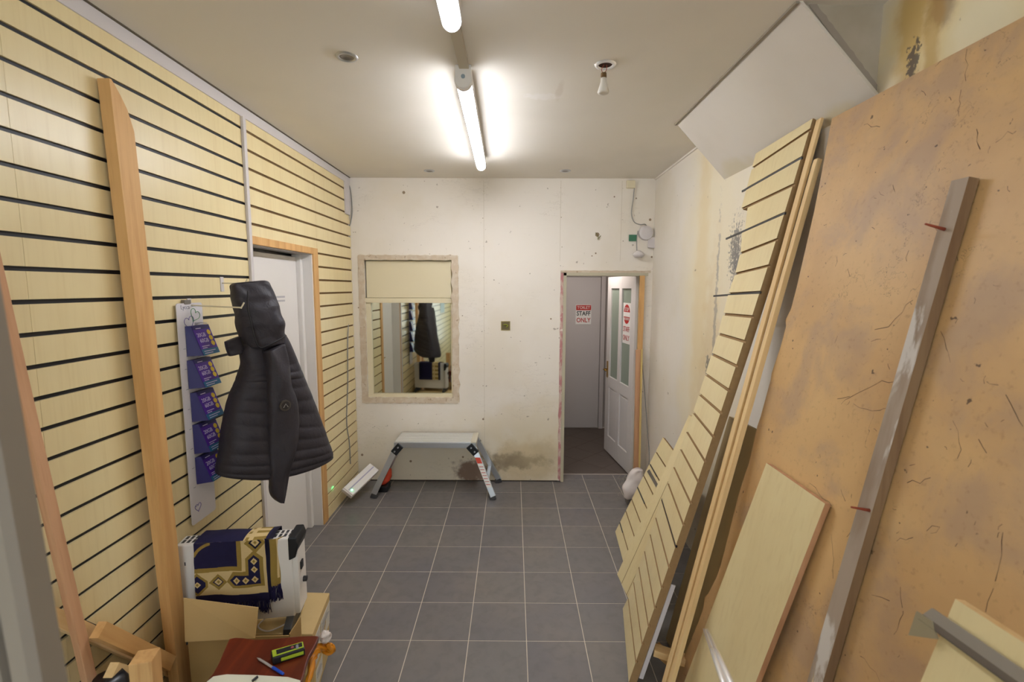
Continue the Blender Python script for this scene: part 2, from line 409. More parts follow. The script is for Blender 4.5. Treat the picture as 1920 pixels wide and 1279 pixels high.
# left door
dl = empty('door_1', (XL-.12, (DL0+DL1)/2, 0)); st(dl)
XD = XL-.10
dlf = box('door_leaf', (XD-.04, XD, DL0-.02, DL1-.045, .006, DLZ-.02), WHITE, dl, bevel=.002)
box('door_stop', (XD-.03, XD+.03, DL1-.043, DL1-.004, 0, DLZ), WHITE, dl, bevel=.002)
m = MB()
for z in (1.742, 1.716): m.box(XD, XD+.0012, 3.03, 3.24, z, z+.012)
m.build('label_strip', plain('grey_sticker', 'b8b4b8', .5), dl)
lv, lf = tubev([(XD+.0, 3.35, 1.0), (XD+.05, 3.35, 1.0), (XD+.055, 3.25, 1.0)], .008); obj('handle', lv, lf, BRASS, dl, smooth=True)
lin_ = st(box('trim_2', (XL-.13, XL-.002, DL0-.05, DL0-.02, 0, DLZ), WHITE))
f = st(empty('trim_3', (XL, DL1, 0)))
box('head_lining', (XL-.13, XL-.004, DL0-.03, DL1, DLZ, DLZ+.02), plain('grey_head_lining', 'a8a39c', .6), f)
box('jamb_lining', (XL-.13, XL-.004, DL1-.003, DL1+.008, 0, DLZ), WHITE, f)
box('architrave', (XL-.02, XL+.006, DL1+.008, DL1+.09, 0, DLZ+.05), PINE, f, bevel=.002)
box('architrave', (XL-.02, XL+.006, DL0-.03, DL1+.008, DLZ+.005, DLZ+.05), PINE, f, bevel=.002)
box('edge_strip', (XL-.02, XL+.004, DL0-.052, DL0-.03, 0, DLZ), PINE, f, bevel=.001)
# corner trim piece top of left wall
o = tag(box('trim_piece', (XL, XL+.012, YB-.14, YB-.03, 2.44, 2.71), PVC, bevel=.002), 'short white strip fixed at the top end of the slatted wall by the corner', 'trim')
# wall right
wr = st(box('wall_right', (XR, XR+.1, YF, YB+.05, 0, ZC), WALLR))
m = MB()
for b in ((XL-.3, -1.1, YF-.1, YF, 0, ZC), (1.0, XR+.1, YF-.1, YF, 0, ZC), (-1.1, 1.0, YF-.1, YF, 0, .5), (-1.1, 1.0, YF-.1, YF, 2.4, ZC)): m.box(*b)
wf = st(m.build('wall_front', plain('front_wall_paint', 'cfc6b8', .7)))
w2 = st(empty('window_added', (-.05, YF, .5)))  # unseen window, added so that outside light fills the room
for b in ((-1.1, -1.04), (-.08, -.02), (.94, 1.0)): box('added_window_frame', (b[0], b[1], YF-.07, YF-.02, .5, 2.4), WHITE, w2)
for b in ((.5, .56), (2.34, 2.4)): box('added_window_frame', (-1.04, .94, YF-.07, YF-.02, b[0], b[1]), WHITE, w2)
# boxing: triangular prism between ceiling and right wall
bx = st(empty('trim_4', (1.1, 2.3, 2.45)))
y0, y1 = 1.712, 2.917; xa, zb = .95, 2.455
obj('sloped_board', [(xa, y0, ZC), (xa, y1, ZC), (XR, y1, zb), (XR, y0, zb-.0), (xa+.012, y0, ZC), (xa+.012, y1, ZC), (XR, y1, zb+.016), (XR, y0, zb+.016)],
    [(0, 1, 2, 3), (4, 5, 6, 7), (0, 4, 7, 3), (1, 5, 6, 2), (0, 1, 5, 4), (3, 2, 6, 7)], PLB, bx)
obj('end_board', [(xa+.03, y0+.02, ZC), (XR, y0+.02, zb+.03), (XR, y0+.02, ZC), (xa+.03, y0+.03, ZC), (XR, y0+.03, zb+.03), (XR, y0+.03, ZC)], [(0, 1, 2), (3, 4, 5), (0, 1, 4, 3), (1, 2, 5, 4), (0, 2, 5, 3)], SKIM, bx)
obj('far_end_board', [(xa+.004, y1-.012, ZC), (XR, y1-.012, zb+.004), (XR, y1-.012, ZC), (xa+.004, y1-.004, ZC), (XR, y1-.004, zb+.004), (XR, y1-.004, ZC)], [(0, 1, 2), (3, 4, 5), (0, 1, 4, 3), (1, 2, 5, 4), (0, 2, 5, 3)], PLB, bx)
# plaster smear on the edge of the end board (ragged)
m = MB(); P0 = Vector((xa+.045, y0+.017, ZC)); P1 = Vector((XR-.004, y0+.017, zb+.035)); nrm = Vector((.74, 0, .67)); K = 22
vv = []
for q in range(K+1):
    a = P0.lerp(P1, q/K); vv += [a-nrm*.004, a+nrm*(.018+.006*noise.noise(Vector((q*.9, 0, 0))))]
m.add(vv, [(2*q, 2*q+1, 2*q+3, 2*q+2) for q in range(K)]); m.build('plaster_smear', SKIMD, bx)
box('edge_bead', (xa-.012, xa, y0-.0, y1, ZC-.008, ZC), plain('bead_grey', '9a9080', .7), bx)
tr5 = st(box('trim_5', (XR-.012, XR, y1+.02, YB, ZC-.012, ZC), CEIL))
# window recess with mirror
wi = st(empty('window_1', ((WX0+WX1)/2, YB, WZ0)))
box('back_panel', (WX0, WX1, YB+.075, YB+.085, WZ0, WZ1), CREAM, wi)
zr = 1.685
box('upper_panel', (WX0+.012, WX1-.012, YB+.03, YB+.075, zr+.035, WZ1-.012), CREAM, wi, bevel=.002)
box('rail', (WX0+.0, WX1-.0, YB+.02, YB+.075, zr-.012, zr+.032), CREAM, wi, bevel=.003)
box('mirror_glass', (WX0+.045, WX1-.02, YB+.055, YB+.06, WZ0+.03, zr-.012), MIRROR, wi)
box('stile', (WX0, WX0+.045, YB+.03, YB+.075, WZ0, zr), CREAM, wi, bevel=.003)
box('stile', (WX1-.02, WX1, YB+.03, YB+.075, WZ0, zr), CREAM, wi, bevel=.003)
box('sill', (WX0, WX1, YB+.02, YB+.075, WZ0, WZ0+.028), CREAM, wi, bevel=.003)
# rough rim where the architrave was torn off: ragged ring, four strips
def ragged(name, x0, x1, z0, z1, horiz, mat, parent, amp=.009, yy=YB-.004, seed=0):
    K = 40; v = []
    for q in range(K+1):
        s = q/K; e0 = amp*noise.noise(Vector((q*.5, seed, 1))); e1 = amp*noise.noise(Vector((q*.5, seed, 5)))
        if horiz: x = x0+(x1-x0)*s; v += [(x, yy, z0+e0), (x, yy, z1+e1), (x, YB+.001, z0+e0-.002), (x, YB+.001, z1+e1+.002)]
        else: z = z0+(z1-z0)*s; v += [(x0+e0, yy, z), (x1+e1, yy, z), (x0+e0-.002, YB+.001, z), (x1+e1+.002, YB+.001, z)]
    F = []
    for q in range(K):
        a = 4*q; F += [(a, a+1, a+5, a+4), (a, a+4, a+6, a+2), (a+1, a+3, a+7, a+5)]
    return obj(name, v, F, mat, parent)
ragged('plaster_rim', WX0-.05, WX0+.004, WZ0-.05, WZ1+.035, False, ROUGHP, wi, seed=1)
ragged('plaster_rim', WX1-.004, WX1+.055, WZ0-.04, WZ1+.035, False, ROUGHP, wi, .014, seed=2)
ragged('plaster_rim', WX0-.045, WX1+.05, WZ1-.003, WZ1+.04, True, ROUGHP, wi, seed=3, yy=YB-.0052)
ragged('plaster_rim', WX0-.035, WX1+.045, WZ0-.05, WZ0+.002, True, ROUGHP, wi, seed=4, yy=YB-.0058)
# doorway in back wall
dw = st(empty('trim_6', ((DX0+DX1)/2, YB, 0)))
box('jamb_lining', (DX0, DX0+.028, YB-.006, YB+.15, 0, DZ), BEIGEF, dw, bevel=.002)
box('jamb_lining', (DX1-.02, DX1, YB+.02, YB+.15, 0, DZ), BEIGEF, dw, bevel=.002)
box('head_lining', (DX0, DX1+.03, YB-.006, YB+.15, DZ-.028, DZ), BEIGEF, dw, bevel=.002)
ragged('torn_edge', DX0-.024, DX0-.001, .012, DZ, False, REDP, dw, .006, seed=8)
ragged('torn_edge', DX0-.028, DX1+.05, DZ, DZ+.018, True, ROUGHP, dw, .006, seed=9)
a = onY(1198, 513, YB-.012); b = onY(1211, 880, YB-.012)
box('timber_stud', (1.128, 1.172, YB-.024, YB-.001, 0, 1.925), PINE, dw, bevel=.002)
box('threshold', (DX0, DX1, 4.49, 4.51, -.004, .004), plain('threshold_strip', 'a49a92', .5), dw)
# corridor
cf = st(box('floor', (.2, 1.3, 4.5, 6.1, -.06, -.003), plain('corridor_grout', 'c0b5a6', .9)))
def clip(poly, ax, lim, sgn):
    out = []
    for q in range(len(poly)):
        a, b = poly[q], poly[(q+1) % len(poly)]
        ia, ib = (a[ax]-lim)*sgn >= 0, (b[ax]-lim)*sgn >= 0
        if ia: out.append(a)
        if ia != ib: t = (lim-a[ax])/(b[ax]-a[ax]); out.append((a[0]+(b[0]-a[0])*t, a[1]+(b[1]-a[1])*t))
    return out
D = .3; r45 = .70710678
for i in range(-9, 10):
    for j in range(-9, 10):
        pts = [(.7+((i+a)*D-(j+b)*D)*r45, 5.3+((i+a)*D+(j+b)*D)*r45) for a, b in ((.006, .006), (.994, .006), (.994, .994), (.006, .994))]
        for ax, lim, sg in ((0, .25, 1), (0, 1.25, -1), (1, 4.515, 1), (1, 6.05, -1)):
            pts = clip(pts, ax, lim, sg)
            if len(pts) < 3: break
        if len(pts) >= 3: slab('tile', [Vector((p[0], p[1], 0)) for p in pts], (0, 0, -.004), DTILE, cf)
HALL = plain('hall_paint', 'b3aaa4', .6)
st(box('wall_left', (.15, .25, YB+.13, 6.15, 0, 2.4), HALL))
st(box('wall_right', (1.215, 1.3, YB+.13, 6.15, 0, 2.4), HALL))
st(box('ceiling', (.15, 1.3, YB+.13, 6.15, 2.25, 2.32), HALL))
st(box('wall_back', (.15, 1.3, 6.09, 6.15, 0, 2.4), HALL))
d2 = st(empty('door_2', (.75, 6.05, 0)))
HW = plain('hall_door_white', 'c2bab6', .45)
box('door_leaf', (.37, 1.10, 6.05, 6.085, .01, 1.95), HW, d2, bevel=.002)
box('door_frame', (1.105, 1.16, 6.03, 6.09, 0, 2.02), HW, d2, bevel=.003)
box('door_frame', (.3, 1.105, 6.03, 6.09, 1.955, 2.02), HW, d2, bevel=.003)
v, f_ = tubev([(.52, 6.05, 1.0), (.52, 6.0, 1.0), (.6, 5.995, 1.0)], .008); obj('handle', v, f_, STEEL, d2, smooth=True)
hl = empty('added_hall_lamp', (.75, 5.0, 2.25)); tag(hl, 'added round lamp, unseen above the view, brightening the corridor beyond the doorway', 'ceiling light')  # corridor lamp added out of view to brighten the hall
lathe('added_lamp_base', [(0, 0), (.12, 0), (.12, -.02), (0, -.02)], (.75, 5.0, 2.25), WHITE, hl)
lathe('added_lamp_globe', [(.11, -.021), (.1, -.05), (.06, -.075), (0, -.08)], (.75, 5.0, 2.25), emit('added_hall_glow', (1, .93, .88), 44), hl)
# staff only sign on far door
c = onY(1094, 590, 6.045); sg = empty('sign', (c.x, 6.046, c.z-.13))
tag(sg, 'small white toilet staff only sign with red top band on the far corridor door', 'sign')
hw, hh = .098, .125
box('plate', (c.x-hw, c.x+hw, 6.044, 6.048, c.z-hh, c.z+hh), TXTW, sg, bevel=.001)
box('red_band', (c.x-hw+.004, c.x+hw-.004, 6.0425, 6.0442, c.z+.055, c.z+hh-.005), TXTR, sg)
text('lettering', 'TOILET', .05, (c.x, 6.0415, c.z+.088), (1, 0, 0), (0, 0, 1), TXTW, sg, .0004)
text('lettering', 'STAFF', .078, (c.x, 6.0425, c.z+.012), (1, 0, 0), (0, 0, 1), TXTK, sg, .0004, .84, .0015)
text('lettering', 'ONLY', .078, (c.x, 6.0425, c.z-.072), (1, 0, 0), (0, 0, 1), TXTR, sg, .0004, .84, .0015)
# open glazed door
hg = Vector((1.165, 4.45, 0)); fr = Vector((1.062, 5.235, 0)); dv = (fr-hg).normalized(); dn = Vector((dv.y, -dv.x, 0))
if dn.x > 0: dn = -dn
Wd = (fr-hg).length; Hd = 1.93
d3 = st(empty('door_3', hg))
def dbox(name, a0, a1, z0, z1, n0, n1, mat, bev=.003, par=None):
    v = [hg+dv*a+dn*n+Vector((0, 0, z)) for a in (a0, a1) for n in (n0, n1) for z in (z0, z1)]
    return obj(name, v, HEX, mat, par or d3, bevel=bev)
DW = plain('door_white', 'd9d3cf', .4)
for a0, a1 in ((0, .11), (Wd-.11, Wd), (Wd/2-.04, Wd/2+.04)): dbox('stile', a0, a1, .012, Hd, 0, .035, DW)
for z0, z1 in ((.012, .2), (.74, .86), (Hd-.12, Hd)): dbox('rail', .11, Wd-.11, z0, z1, .001, .034, DW)
for a0, a1 in ((.11, Wd/2-.04), (Wd/2+.04, Wd-.11)):
    dbox('glass_pane', a0, a1, .86, Hd-.12, .012, .02, GLASSF, 0)
    dbox('raised_panel', a0+.02, a1-.02, .22, .72, .006, .028, DW, .006)
    dbox('panel_field', a0, a1, .2, .74, .008, .02, DW, 0)
hp = hg+dv*(Wd-.055)+Vector((0, 0, .93)); 
v, f_ = tubev([hp+dn*.035, hp+dn*.08, hp+dn*.085-dv*.1], .008); obj('door_handle', v, f_, BRASS, d3, smooth=True)
dbox('handle_plate', Wd-.075, Wd-.035, .84, 1.02, .035, .04, BRASS, .001)
a_ = .235
s2 = empty('notice', hg+dv*a_+Vector((0, 0, 1.2))+dn*.022)
tag(s2, 'white notice with red stop roundel stuck on the glass of the open door', 'sign')
def dpt(a, z, n=.024): return hg+dv*a+dn*n+Vector((0, 0, z))
RD = -dv if dn.cross(Vector((0, 0, 1))).dot(dv) > 0 else dv
zc = 1.5
slab('plate', [dpt(a_-.1, zc+.17), dpt(a_+.1, zc+.17), dpt(a_+.1, zc-.23), dpt(a_-.1, zc-.23)], -dn*.002, TXTW, s2)
K = 28
slab('red_disc', [dpt(a_+.085*math.cos(2*PI*q/K), zc+.06+.095*math.sin(2*PI*q/K), .0252) for q in range(K)], -dn*.001, TXTR, s2)
slab('white_bar', [dpt(a_-.09, zc+.08, .0262), dpt(a_+.09, zc+.08, .0262), dpt(a_+.09, zc+.035, .0262), dpt(a_-.09, zc+.035, .0262)], -dn*.001, TXTW, s2)
RDv = Vector((0, 0, 1)).cross(dn); 
text('lettering', 'STOP', .05, dpt(a_, zc+.105, .0265), RDv, (0, 0, 1), TXTW, s2, .0004, .9)
text('lettering', 'NO ENTRY', .036, dpt(a_, zc+.012, .0265), RDv, (0, 0, 1), TXTW, s2, .0004, .8)
text('lettering', 'STAFF', .075, dpt(a_, zc-.09, .0255), RDv, (0, 0, 1), TXTR, s2, .0004, .85)
text('lettering', 'ONLY', .075, dpt(a_, zc-.175, .0255), RDv, (0, 0, 1), TXTR, s2, .0004, .85)

# ================================================================== LIGHTS
def tube_light(name, x0, y0, x1, y1, label, lit_end=False, mt=None):
    zz = ZC-.062
    r = empty(name, ((x0+x1)/2, (y0+y1)/2, ZC)); tag(r, label, 'ceiling light', 'fluorescent battens in a line down the ceiling')
    A, B = Vector((x0, y0, zz)), Vector((x1, y1, zz)); d = (B-A).normalized(); s = Vector((d.y, -d.x, 0))
    def ring(p, rad):
        return [p+s*(rad*math.cos(t))+Vector((0, 0, rad*math.sin(t))) for t in [2*PI*q/20 for q in range(20)]]
    V = []; F = []
    prof = [(0, .018), (.006, .03), (.015, .033)]
    stations = [(A+d*a, rr) for a, rr in prof]+[(B-d*a, rr) for a, rr in prof[::-1]]
    for p, rr in stations: V += ring(p, rr)
    for q in range(len(stations)-1):
        for j in range(20): F.append((q*20+j, q*20+(j+1) % 20, (q+1)*20+(j+1) % 20, (q+1)*20+j))
    F += [tuple(range(20)), tuple(range(20*(len(stations)-1), 20*len(stations)))]
    obj('diffuser', V, F, mt or TUBEM, r, smooth=True)
    beamv_ = beamv(A+Vector((0, 0, .032))+d*.02, B+Vector((0, 0, .032))-d*.02, s, .068, .056)
    obj('body', beamv_, [(0, 1, 3, 2), (4, 6, 7, 5), (0, 4, 5, 1), (2, 3, 7, 6), (0, 2, 6, 4), (1, 5, 7, 3)], WHITE, r)
    for P, dd in (((A, -d),) if not lit_end else ()):
        V, F = tubev([P+dd*.03, P+dd*.026, P-dd*.004], [.034, .038, .038], 24); obj('end_cap', V, F, WHITE, r, smooth=False)
        obj('cap_block', beamv(P+dd*.0301+Vector((0, 0, .03)), P-dd*.0+Vector((0, 0, .03)), s, .07, .06), HEX, WHITE, r)
        V, F = tubev([P+dd*.0305+Vector((0, 0, .012)), P+dd*.033+Vector((0, 0, .012))], .009, 12); obj('knockout', V, F, plain('blue_grey_plug', '8d9aa4', .5), r)
    return r
tube_light('batten_light', -.222, 2.20, -.243, 3.66, 'glowing tube batten on the ceiling nearest the back wall')
tube_light('batten_light', -.19, .28, -.213, 1.735, 'glowing tube batten overhead whose rounded end shows at the top edge', True, TUBEN)
tube_light('batten_light', -.17, -2.0, -.19, -.5, 'added tube batten overhead, unseen behind the viewer, brightening the room', True, TUBEN)  # extra batten added behind the camera to light the room
o = tag(box('trunking', (-.238, -.196, 1.73, 2.17, ZC-.02, ZC-.0005), plain('cream_trunking', 'c2b8a6', .5), bevel=.003), 'pale flat trunking on the ceiling joining the two tube battens', 'trunking')
# downlights
def downlight(px, py, label, closed=True):
    p = onZ(px, py, ZC); r = empty('downlight', p); tag(r, label, 'downlight', 'recessed ceiling downlights')
    lathe('bezel', [(.029, -.001), (.031, -.006), (.042, -.006), (.046, -.0005)], p, ALU if closed else CHROME, r)
    if closed:
        lathe('inner_ring', [(.0, -.0012), (.018, -.0012), (.021, -.004), (.028, -.0035), (.030, -.001)], p, STEEL, r)
    else: lathe('opening', [(0, -.0008), (.03, -.0012)], p, plain('hole_dark_rust', '3a2018', .9), r)
    return p
downlight(650, 106, 'round chrome downlight in the ceiling above the pine post side')
downlight(805, 320, 'left of the two small downlights close to the back wall')
downlight(1060, 320, 'right of the two small downlights close to the back wall')
p = downlight(1135, 121, 'open chrome downlight ring with its lamp hanging out', False)
r = empty('spotlight_bulb', p+Vector((-.008, 0, -.1))); tag(r, 'white spotlight bulb dangling on wires from the open downlight ring', 'bulb')
q = p+Vector((-.006, .0, -.035))
for dx in (-.006, .006): tube('wire', curve([p+Vector((dx, 0, -.001)), p+Vector((dx*1.8-.004, .004, -.018)), q+Vector((dx*.6, 0, 0))]), .0014, RUST, r)
lathe('lamp_holder', [(0, .0), (.012, 0), (.013, -.012), (.012, -.02), (0, -.02)], q, MDFD, r, 16)
lathe('bulb_body', [(0, -.018), (.011, -.018), (.012, -.032), (.013, -.04), (.019, -.06), (.0245, -.078), (.0225, -.083), (.012, -.0835), (0, -.0835)], q, plain('white_ceramic', 'dcd6cc', .4), r, 20)

# ================================================================== LEFT SIDE: post, laths, offcuts
pm = PINE
r = empty('timber_post', (-1.40, 1.87, 0))
tag(r, 'tall pine post with chamfered top leaning on the slatted wall', 'timber')
# section X -.045, Y .078, two long segments with a shaped top
def post_pts(z):
    t = z/2.53; yb = 1.842-(1.842-1.737)*t; xb = -1.402; q = .968+.032*t
    return xb*q, yb*q
V = []; zs = [0, .6, 1.2, 1.8, 2.2, 2.38, 2.45, 2.49, 2.515, 2.53]
for z in zs:
    x, y = post_pts(z); wy = .066+.022*min(1, z/2)
    if z > 2.38: wy = .088-.078*((z-2.38)/.15)**1.7
    V += [(x-.042, y, z), (x, y, z), (x, y+wy, z), (x-.042, y+wy, z)]
F = [(0, 3, 2, 1)]+[(4*q+j, 4*q+(j+1) % 4, 4*q+4+(j+1) % 4, 4*q+4+j) for q in range(len(zs)-1) for j in range(4)]+[tuple(4*(len(zs)-1)+j for j in range(4))]
obj('post_body', V, F, PINE, r, bevel=0)
def screw(p, n, par, mat=STEEL, rad=.003, L=.012):
    p = Vector(p); n = Vector(n).normalized(); v, f = tubev([p, p+n*L], rad, 6); return obj('screw', v, f, mat, par)
screw((-1.402, 1.80, 2.27), (1, 0, 0), r, MDF, .005, .002)
# white upright near the camera on the left
A = onY(3, 544, .5); B = onY(128, 1279, .5); dd = (A-B).normalized(); A2 = B+dd*1.05; B2 = B-dd*(B.z/dd.z)
r = empty('white_frame_upright', (B2.x-.06, .5, 0)); tag(r, 'blurred white grooved frame upright close up at the left edge', 'upright')
prof = [(0, 0), (0, .026), (-.006, .034), (-.024, .034), (-.027, .02), (-.032, .02), (-.035, .034), (-.044, .034), (-.047, .02), (-.052, .02), (-.055, .034), (-.13, .034), (-.13, 0)]
V = []; 
for P in (B2, A2): V += [Vector((P.x+a, P.y+.5*0-b+.034-.034, P.z)) for a, b in prof]
n = len(prof); F = [tuple(range(n)), tuple(range(2*n-1, n-1, -1))]+[(i, (i+1) % n, n+(i+1) % n, n+i) for i in range(n)]
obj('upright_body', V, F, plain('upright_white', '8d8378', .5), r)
# thin lath
a = onX(52, 780, -1.405); b = onX(168, 1279, -1.405); d = (b-a).normalized(); bb = b+d*(b.z/-d.z-.002); aa = a-d*.55
o = beam('lath', aa+Vector((0, 0, .0)), bb+Vector((0, 0, .008)), (0, 1, 0), .034, .022, PINEP); tag(o, 'thin pinkish lath leaning on the slatted wall near the left edge', 'lath')
# stacked diagonal offcuts
def diag(name, p0, p1, X, w, t, mat, label, cat='timber', ext=True, side=(1, 0, 0), group=None):
    a = onX(p0[0], p0[1], X); b = onX(p1[0], p1[1], X); d = (b-a).normalized()
    if ext: b = b+d*max(0, (b.z-.02)/-d.z)
    o = beam(name, a, b, side, w, t, mat); tag(o, label, cat, group); return o
diag('timber_batten', (60, 1139), (246, 1223), -1.426, .022, .045, PINEL, 'pale batten running low along the slatted wall behind the thin lath')
diag('metal_rail', (92, 1142), (352, 1252), -1.444, .008, .02, plain('dark_rail', '2a1c1e', .5), 'thin dark rail lying along the top of the pale batten', 'rail')
diag('timber_batten', (184, 1181), (318, 1244), -1.375, .03, .05, PINE, 'wide pine batten resting diagonally over the pale batten', ext=False)
# short square post top
c = onZ(271, 1230, .78); r = box('timber_stub', (c.x-.028, c.x+.028, c.y-.028, c.y+.028, 0, .78), wood('pine_stub', 'd8ad74', 'b07c46'), bevel=.003)
r.rotation_euler = (0, 0, .25); tag(r, 'square pine stub standing upright in the bottom left corner', 'timber')
c0 = onZ(204, 1259, .62); c1 = onZ(395, 1268, .55)
diag('timber_batten', (207, 1259), (292, 1284), -1.30, .03, .05, PINEL, 'pale batten low in the corner beside the black bag', ext=False)
a = onX(300, 1262, -1.3); b = onX(380, 1266, -1.3)
o = beam('timber_batten', (a.x, a.y, .0+.12), (b.x, b.y+.0, .10), (1, 0, 0), .05, .05, PINE); tag(o, 'short pine batten at the foot of the tall post', 'timber')
# black bag
c = onX(200, 1290, -1.3); V = []; F = []
for iz in range(9):
    for j in range(18):
        t = 2*PI*j/18; s = math.sin(PI*(iz+.6)/9.6)**.6; nz = noise.noise(Vector((math.cos(t)*2, math.sin(t)*2, iz*.7)))
        V.append((c.x+(.085+.03*nz)*s*math.cos(t), c.y+(.11+.035*nz)*s*math.sin(t), .0+iz/8*(c.z+.03)+.02*nz*(iz > 0)*(iz < 8)))
F = [(i*18+j, i*18+(j+1) % 18, (i+1)*18+(j+1) % 18, (i+1)*18+j) for i in range(8) for j in range(18)]+[tuple(range(18)), tuple(range(144, 162))]
o = obj('bin_bag', V, F, plain('black_polythene', '17151a', .3), smooth=True); tag(o, 'crumpled black plastic bag among the offcuts, bottom left', 'bag')

# ================================================================== hooks, strip, jacket
def hook(p, end, label, plate_h=.06):
    r = empty('slatwall_hook', p); tag(r, label, 'hook')
    box('back_plate', (XL, XL+.004, p[1]-.013, p[1]+.013, p[2]-plate_h, p[2]+.012), PVC, r, bevel=.001)
    e = Vector(end); s = Vector((XL+.004, p[1], p[2]-.018)); m_ = s.lerp(e, .96)
    tube('prong', curve([s, s.lerp(e, .5), m_, e, e+Vector((.012, .004, .022))]), .0032, WIRE, r); return r
h1 = onX(415, 524, XL); hook((XL, h1.y, h1.z), (-1.335, h1.y+.0, h1.z-.02), 'wire display hook on the slatted wall holding up the black jacket')
h2 = onX(345, 566, XL); e2 = onX(452, 577, -1.16)
hook((XL, h2.y+.03, h2.z+.002), e2, 'wire display hook above the white card strip with an upturned tip', .03)
# white strip with packs: coordinates along wall (y) and z
sx = XL+.014; y0, y1, zt, zbm = 2.03, 2.20, 1.742, .745
st_ = empty('display_strip', (sx, (y0+y1)/2, zbm)); tag(st_, 'long white card strip hanging on the slatted wall with pale heart outlines', 'display strip')
rr = .012; poly = []
for cy, cz, a0 in ((y1-rr, zt-rr, 0), (y0+rr, zt-rr, PI/2), (y0+rr, zbm+rr, PI), (y1-rr, zbm+rr, 3*PI/2)):
    poly += [Vector((sx, cy+rr*math.cos(a0+PI/2*q/4), cz+rr*math.sin(a0+PI/2*q/4))) for q in range(5)]
slab('card', poly, (-.003, 0, 0), WHITEM, st_)
box('clip', (sx-.012, sx+.004, y0+.05, y0+.09, zt-.004, zt+.014), STEEL, st_, bevel=.001)
def heart(cy, cz, s, rot, mat):
    pts = []
    for q in range(29):
        t = 2*PI*q/28; a = 16*math.sin(t)**3/17; b = (13*math.cos(t)-5*math.cos(2*t)-2*math.cos(3*t)-math.cos(4*t))/17
        pts.append(Vector((sx+.001, cy+s*(a*math.cos(rot)-b*math.sin(rot)), cz+s*(a*math.sin(rot)+b*math.cos(rot)))))
    v, f = tubev(pts, .0013, 4); return obj('heart_outline', v, f, mat, st_)
heart(y0+.115, zt-.055, .034, -.5, TXTGR); heart(y0+.075, zt-.085, .034, .25, TXTP)
text('lettering', 'Lycca', .026, (sx+.0005, y0+.055, zt-.018), (0, 1, 0), (0, 0, 1), TXTG, st_, .0003)
m = MB()
for q in range(9): m.box(sx, sx+.0008, y0+.025, y0+.04, zt-.2-q*.09, zt-.198-q*.09)
for a, b, zz in ((.10, .165, .012), (.11, .16, .09), (.11, .165, .1)): m.box(sx, sx+.0008, y0+a, y0+b, zt-zz-.004, zt-zz)
stuff(m.build('small_print', TXTG, st_))
m = MB()
heart(y0+.045, zbm+.07, .022, 0, TXTP)
PKP = M('purple_pack_print', '4a2390', .35); PKP.mix(PKP.ramp(PKP.noise(9, 2), .4, .7), '5b2fb0', .6); PKP = PKP.end()
PKD = plain('dark_blue_pack', '231f63', .4, 0, .4, 12, '2e1450')
TEAL = plain('teal_pack_print', '2a6a92', .4); YEL = plain('yellow_print', 'e6c23a', .5); PLILAC = plain('pale_print', 'd4c6e6', .5)
pk = [((349, 612), (381, 609), (394, 661), (350, 669)), ((352, 676), (383, 672), (397, 722), (354, 730)), ((358, 737), (387, 732), (400, 784), (360, 792)), ((362, 797), (392, 790), (405, 842), (365, 852)), ((367, 858), (398, 848), (412, 892), (369, 909))]
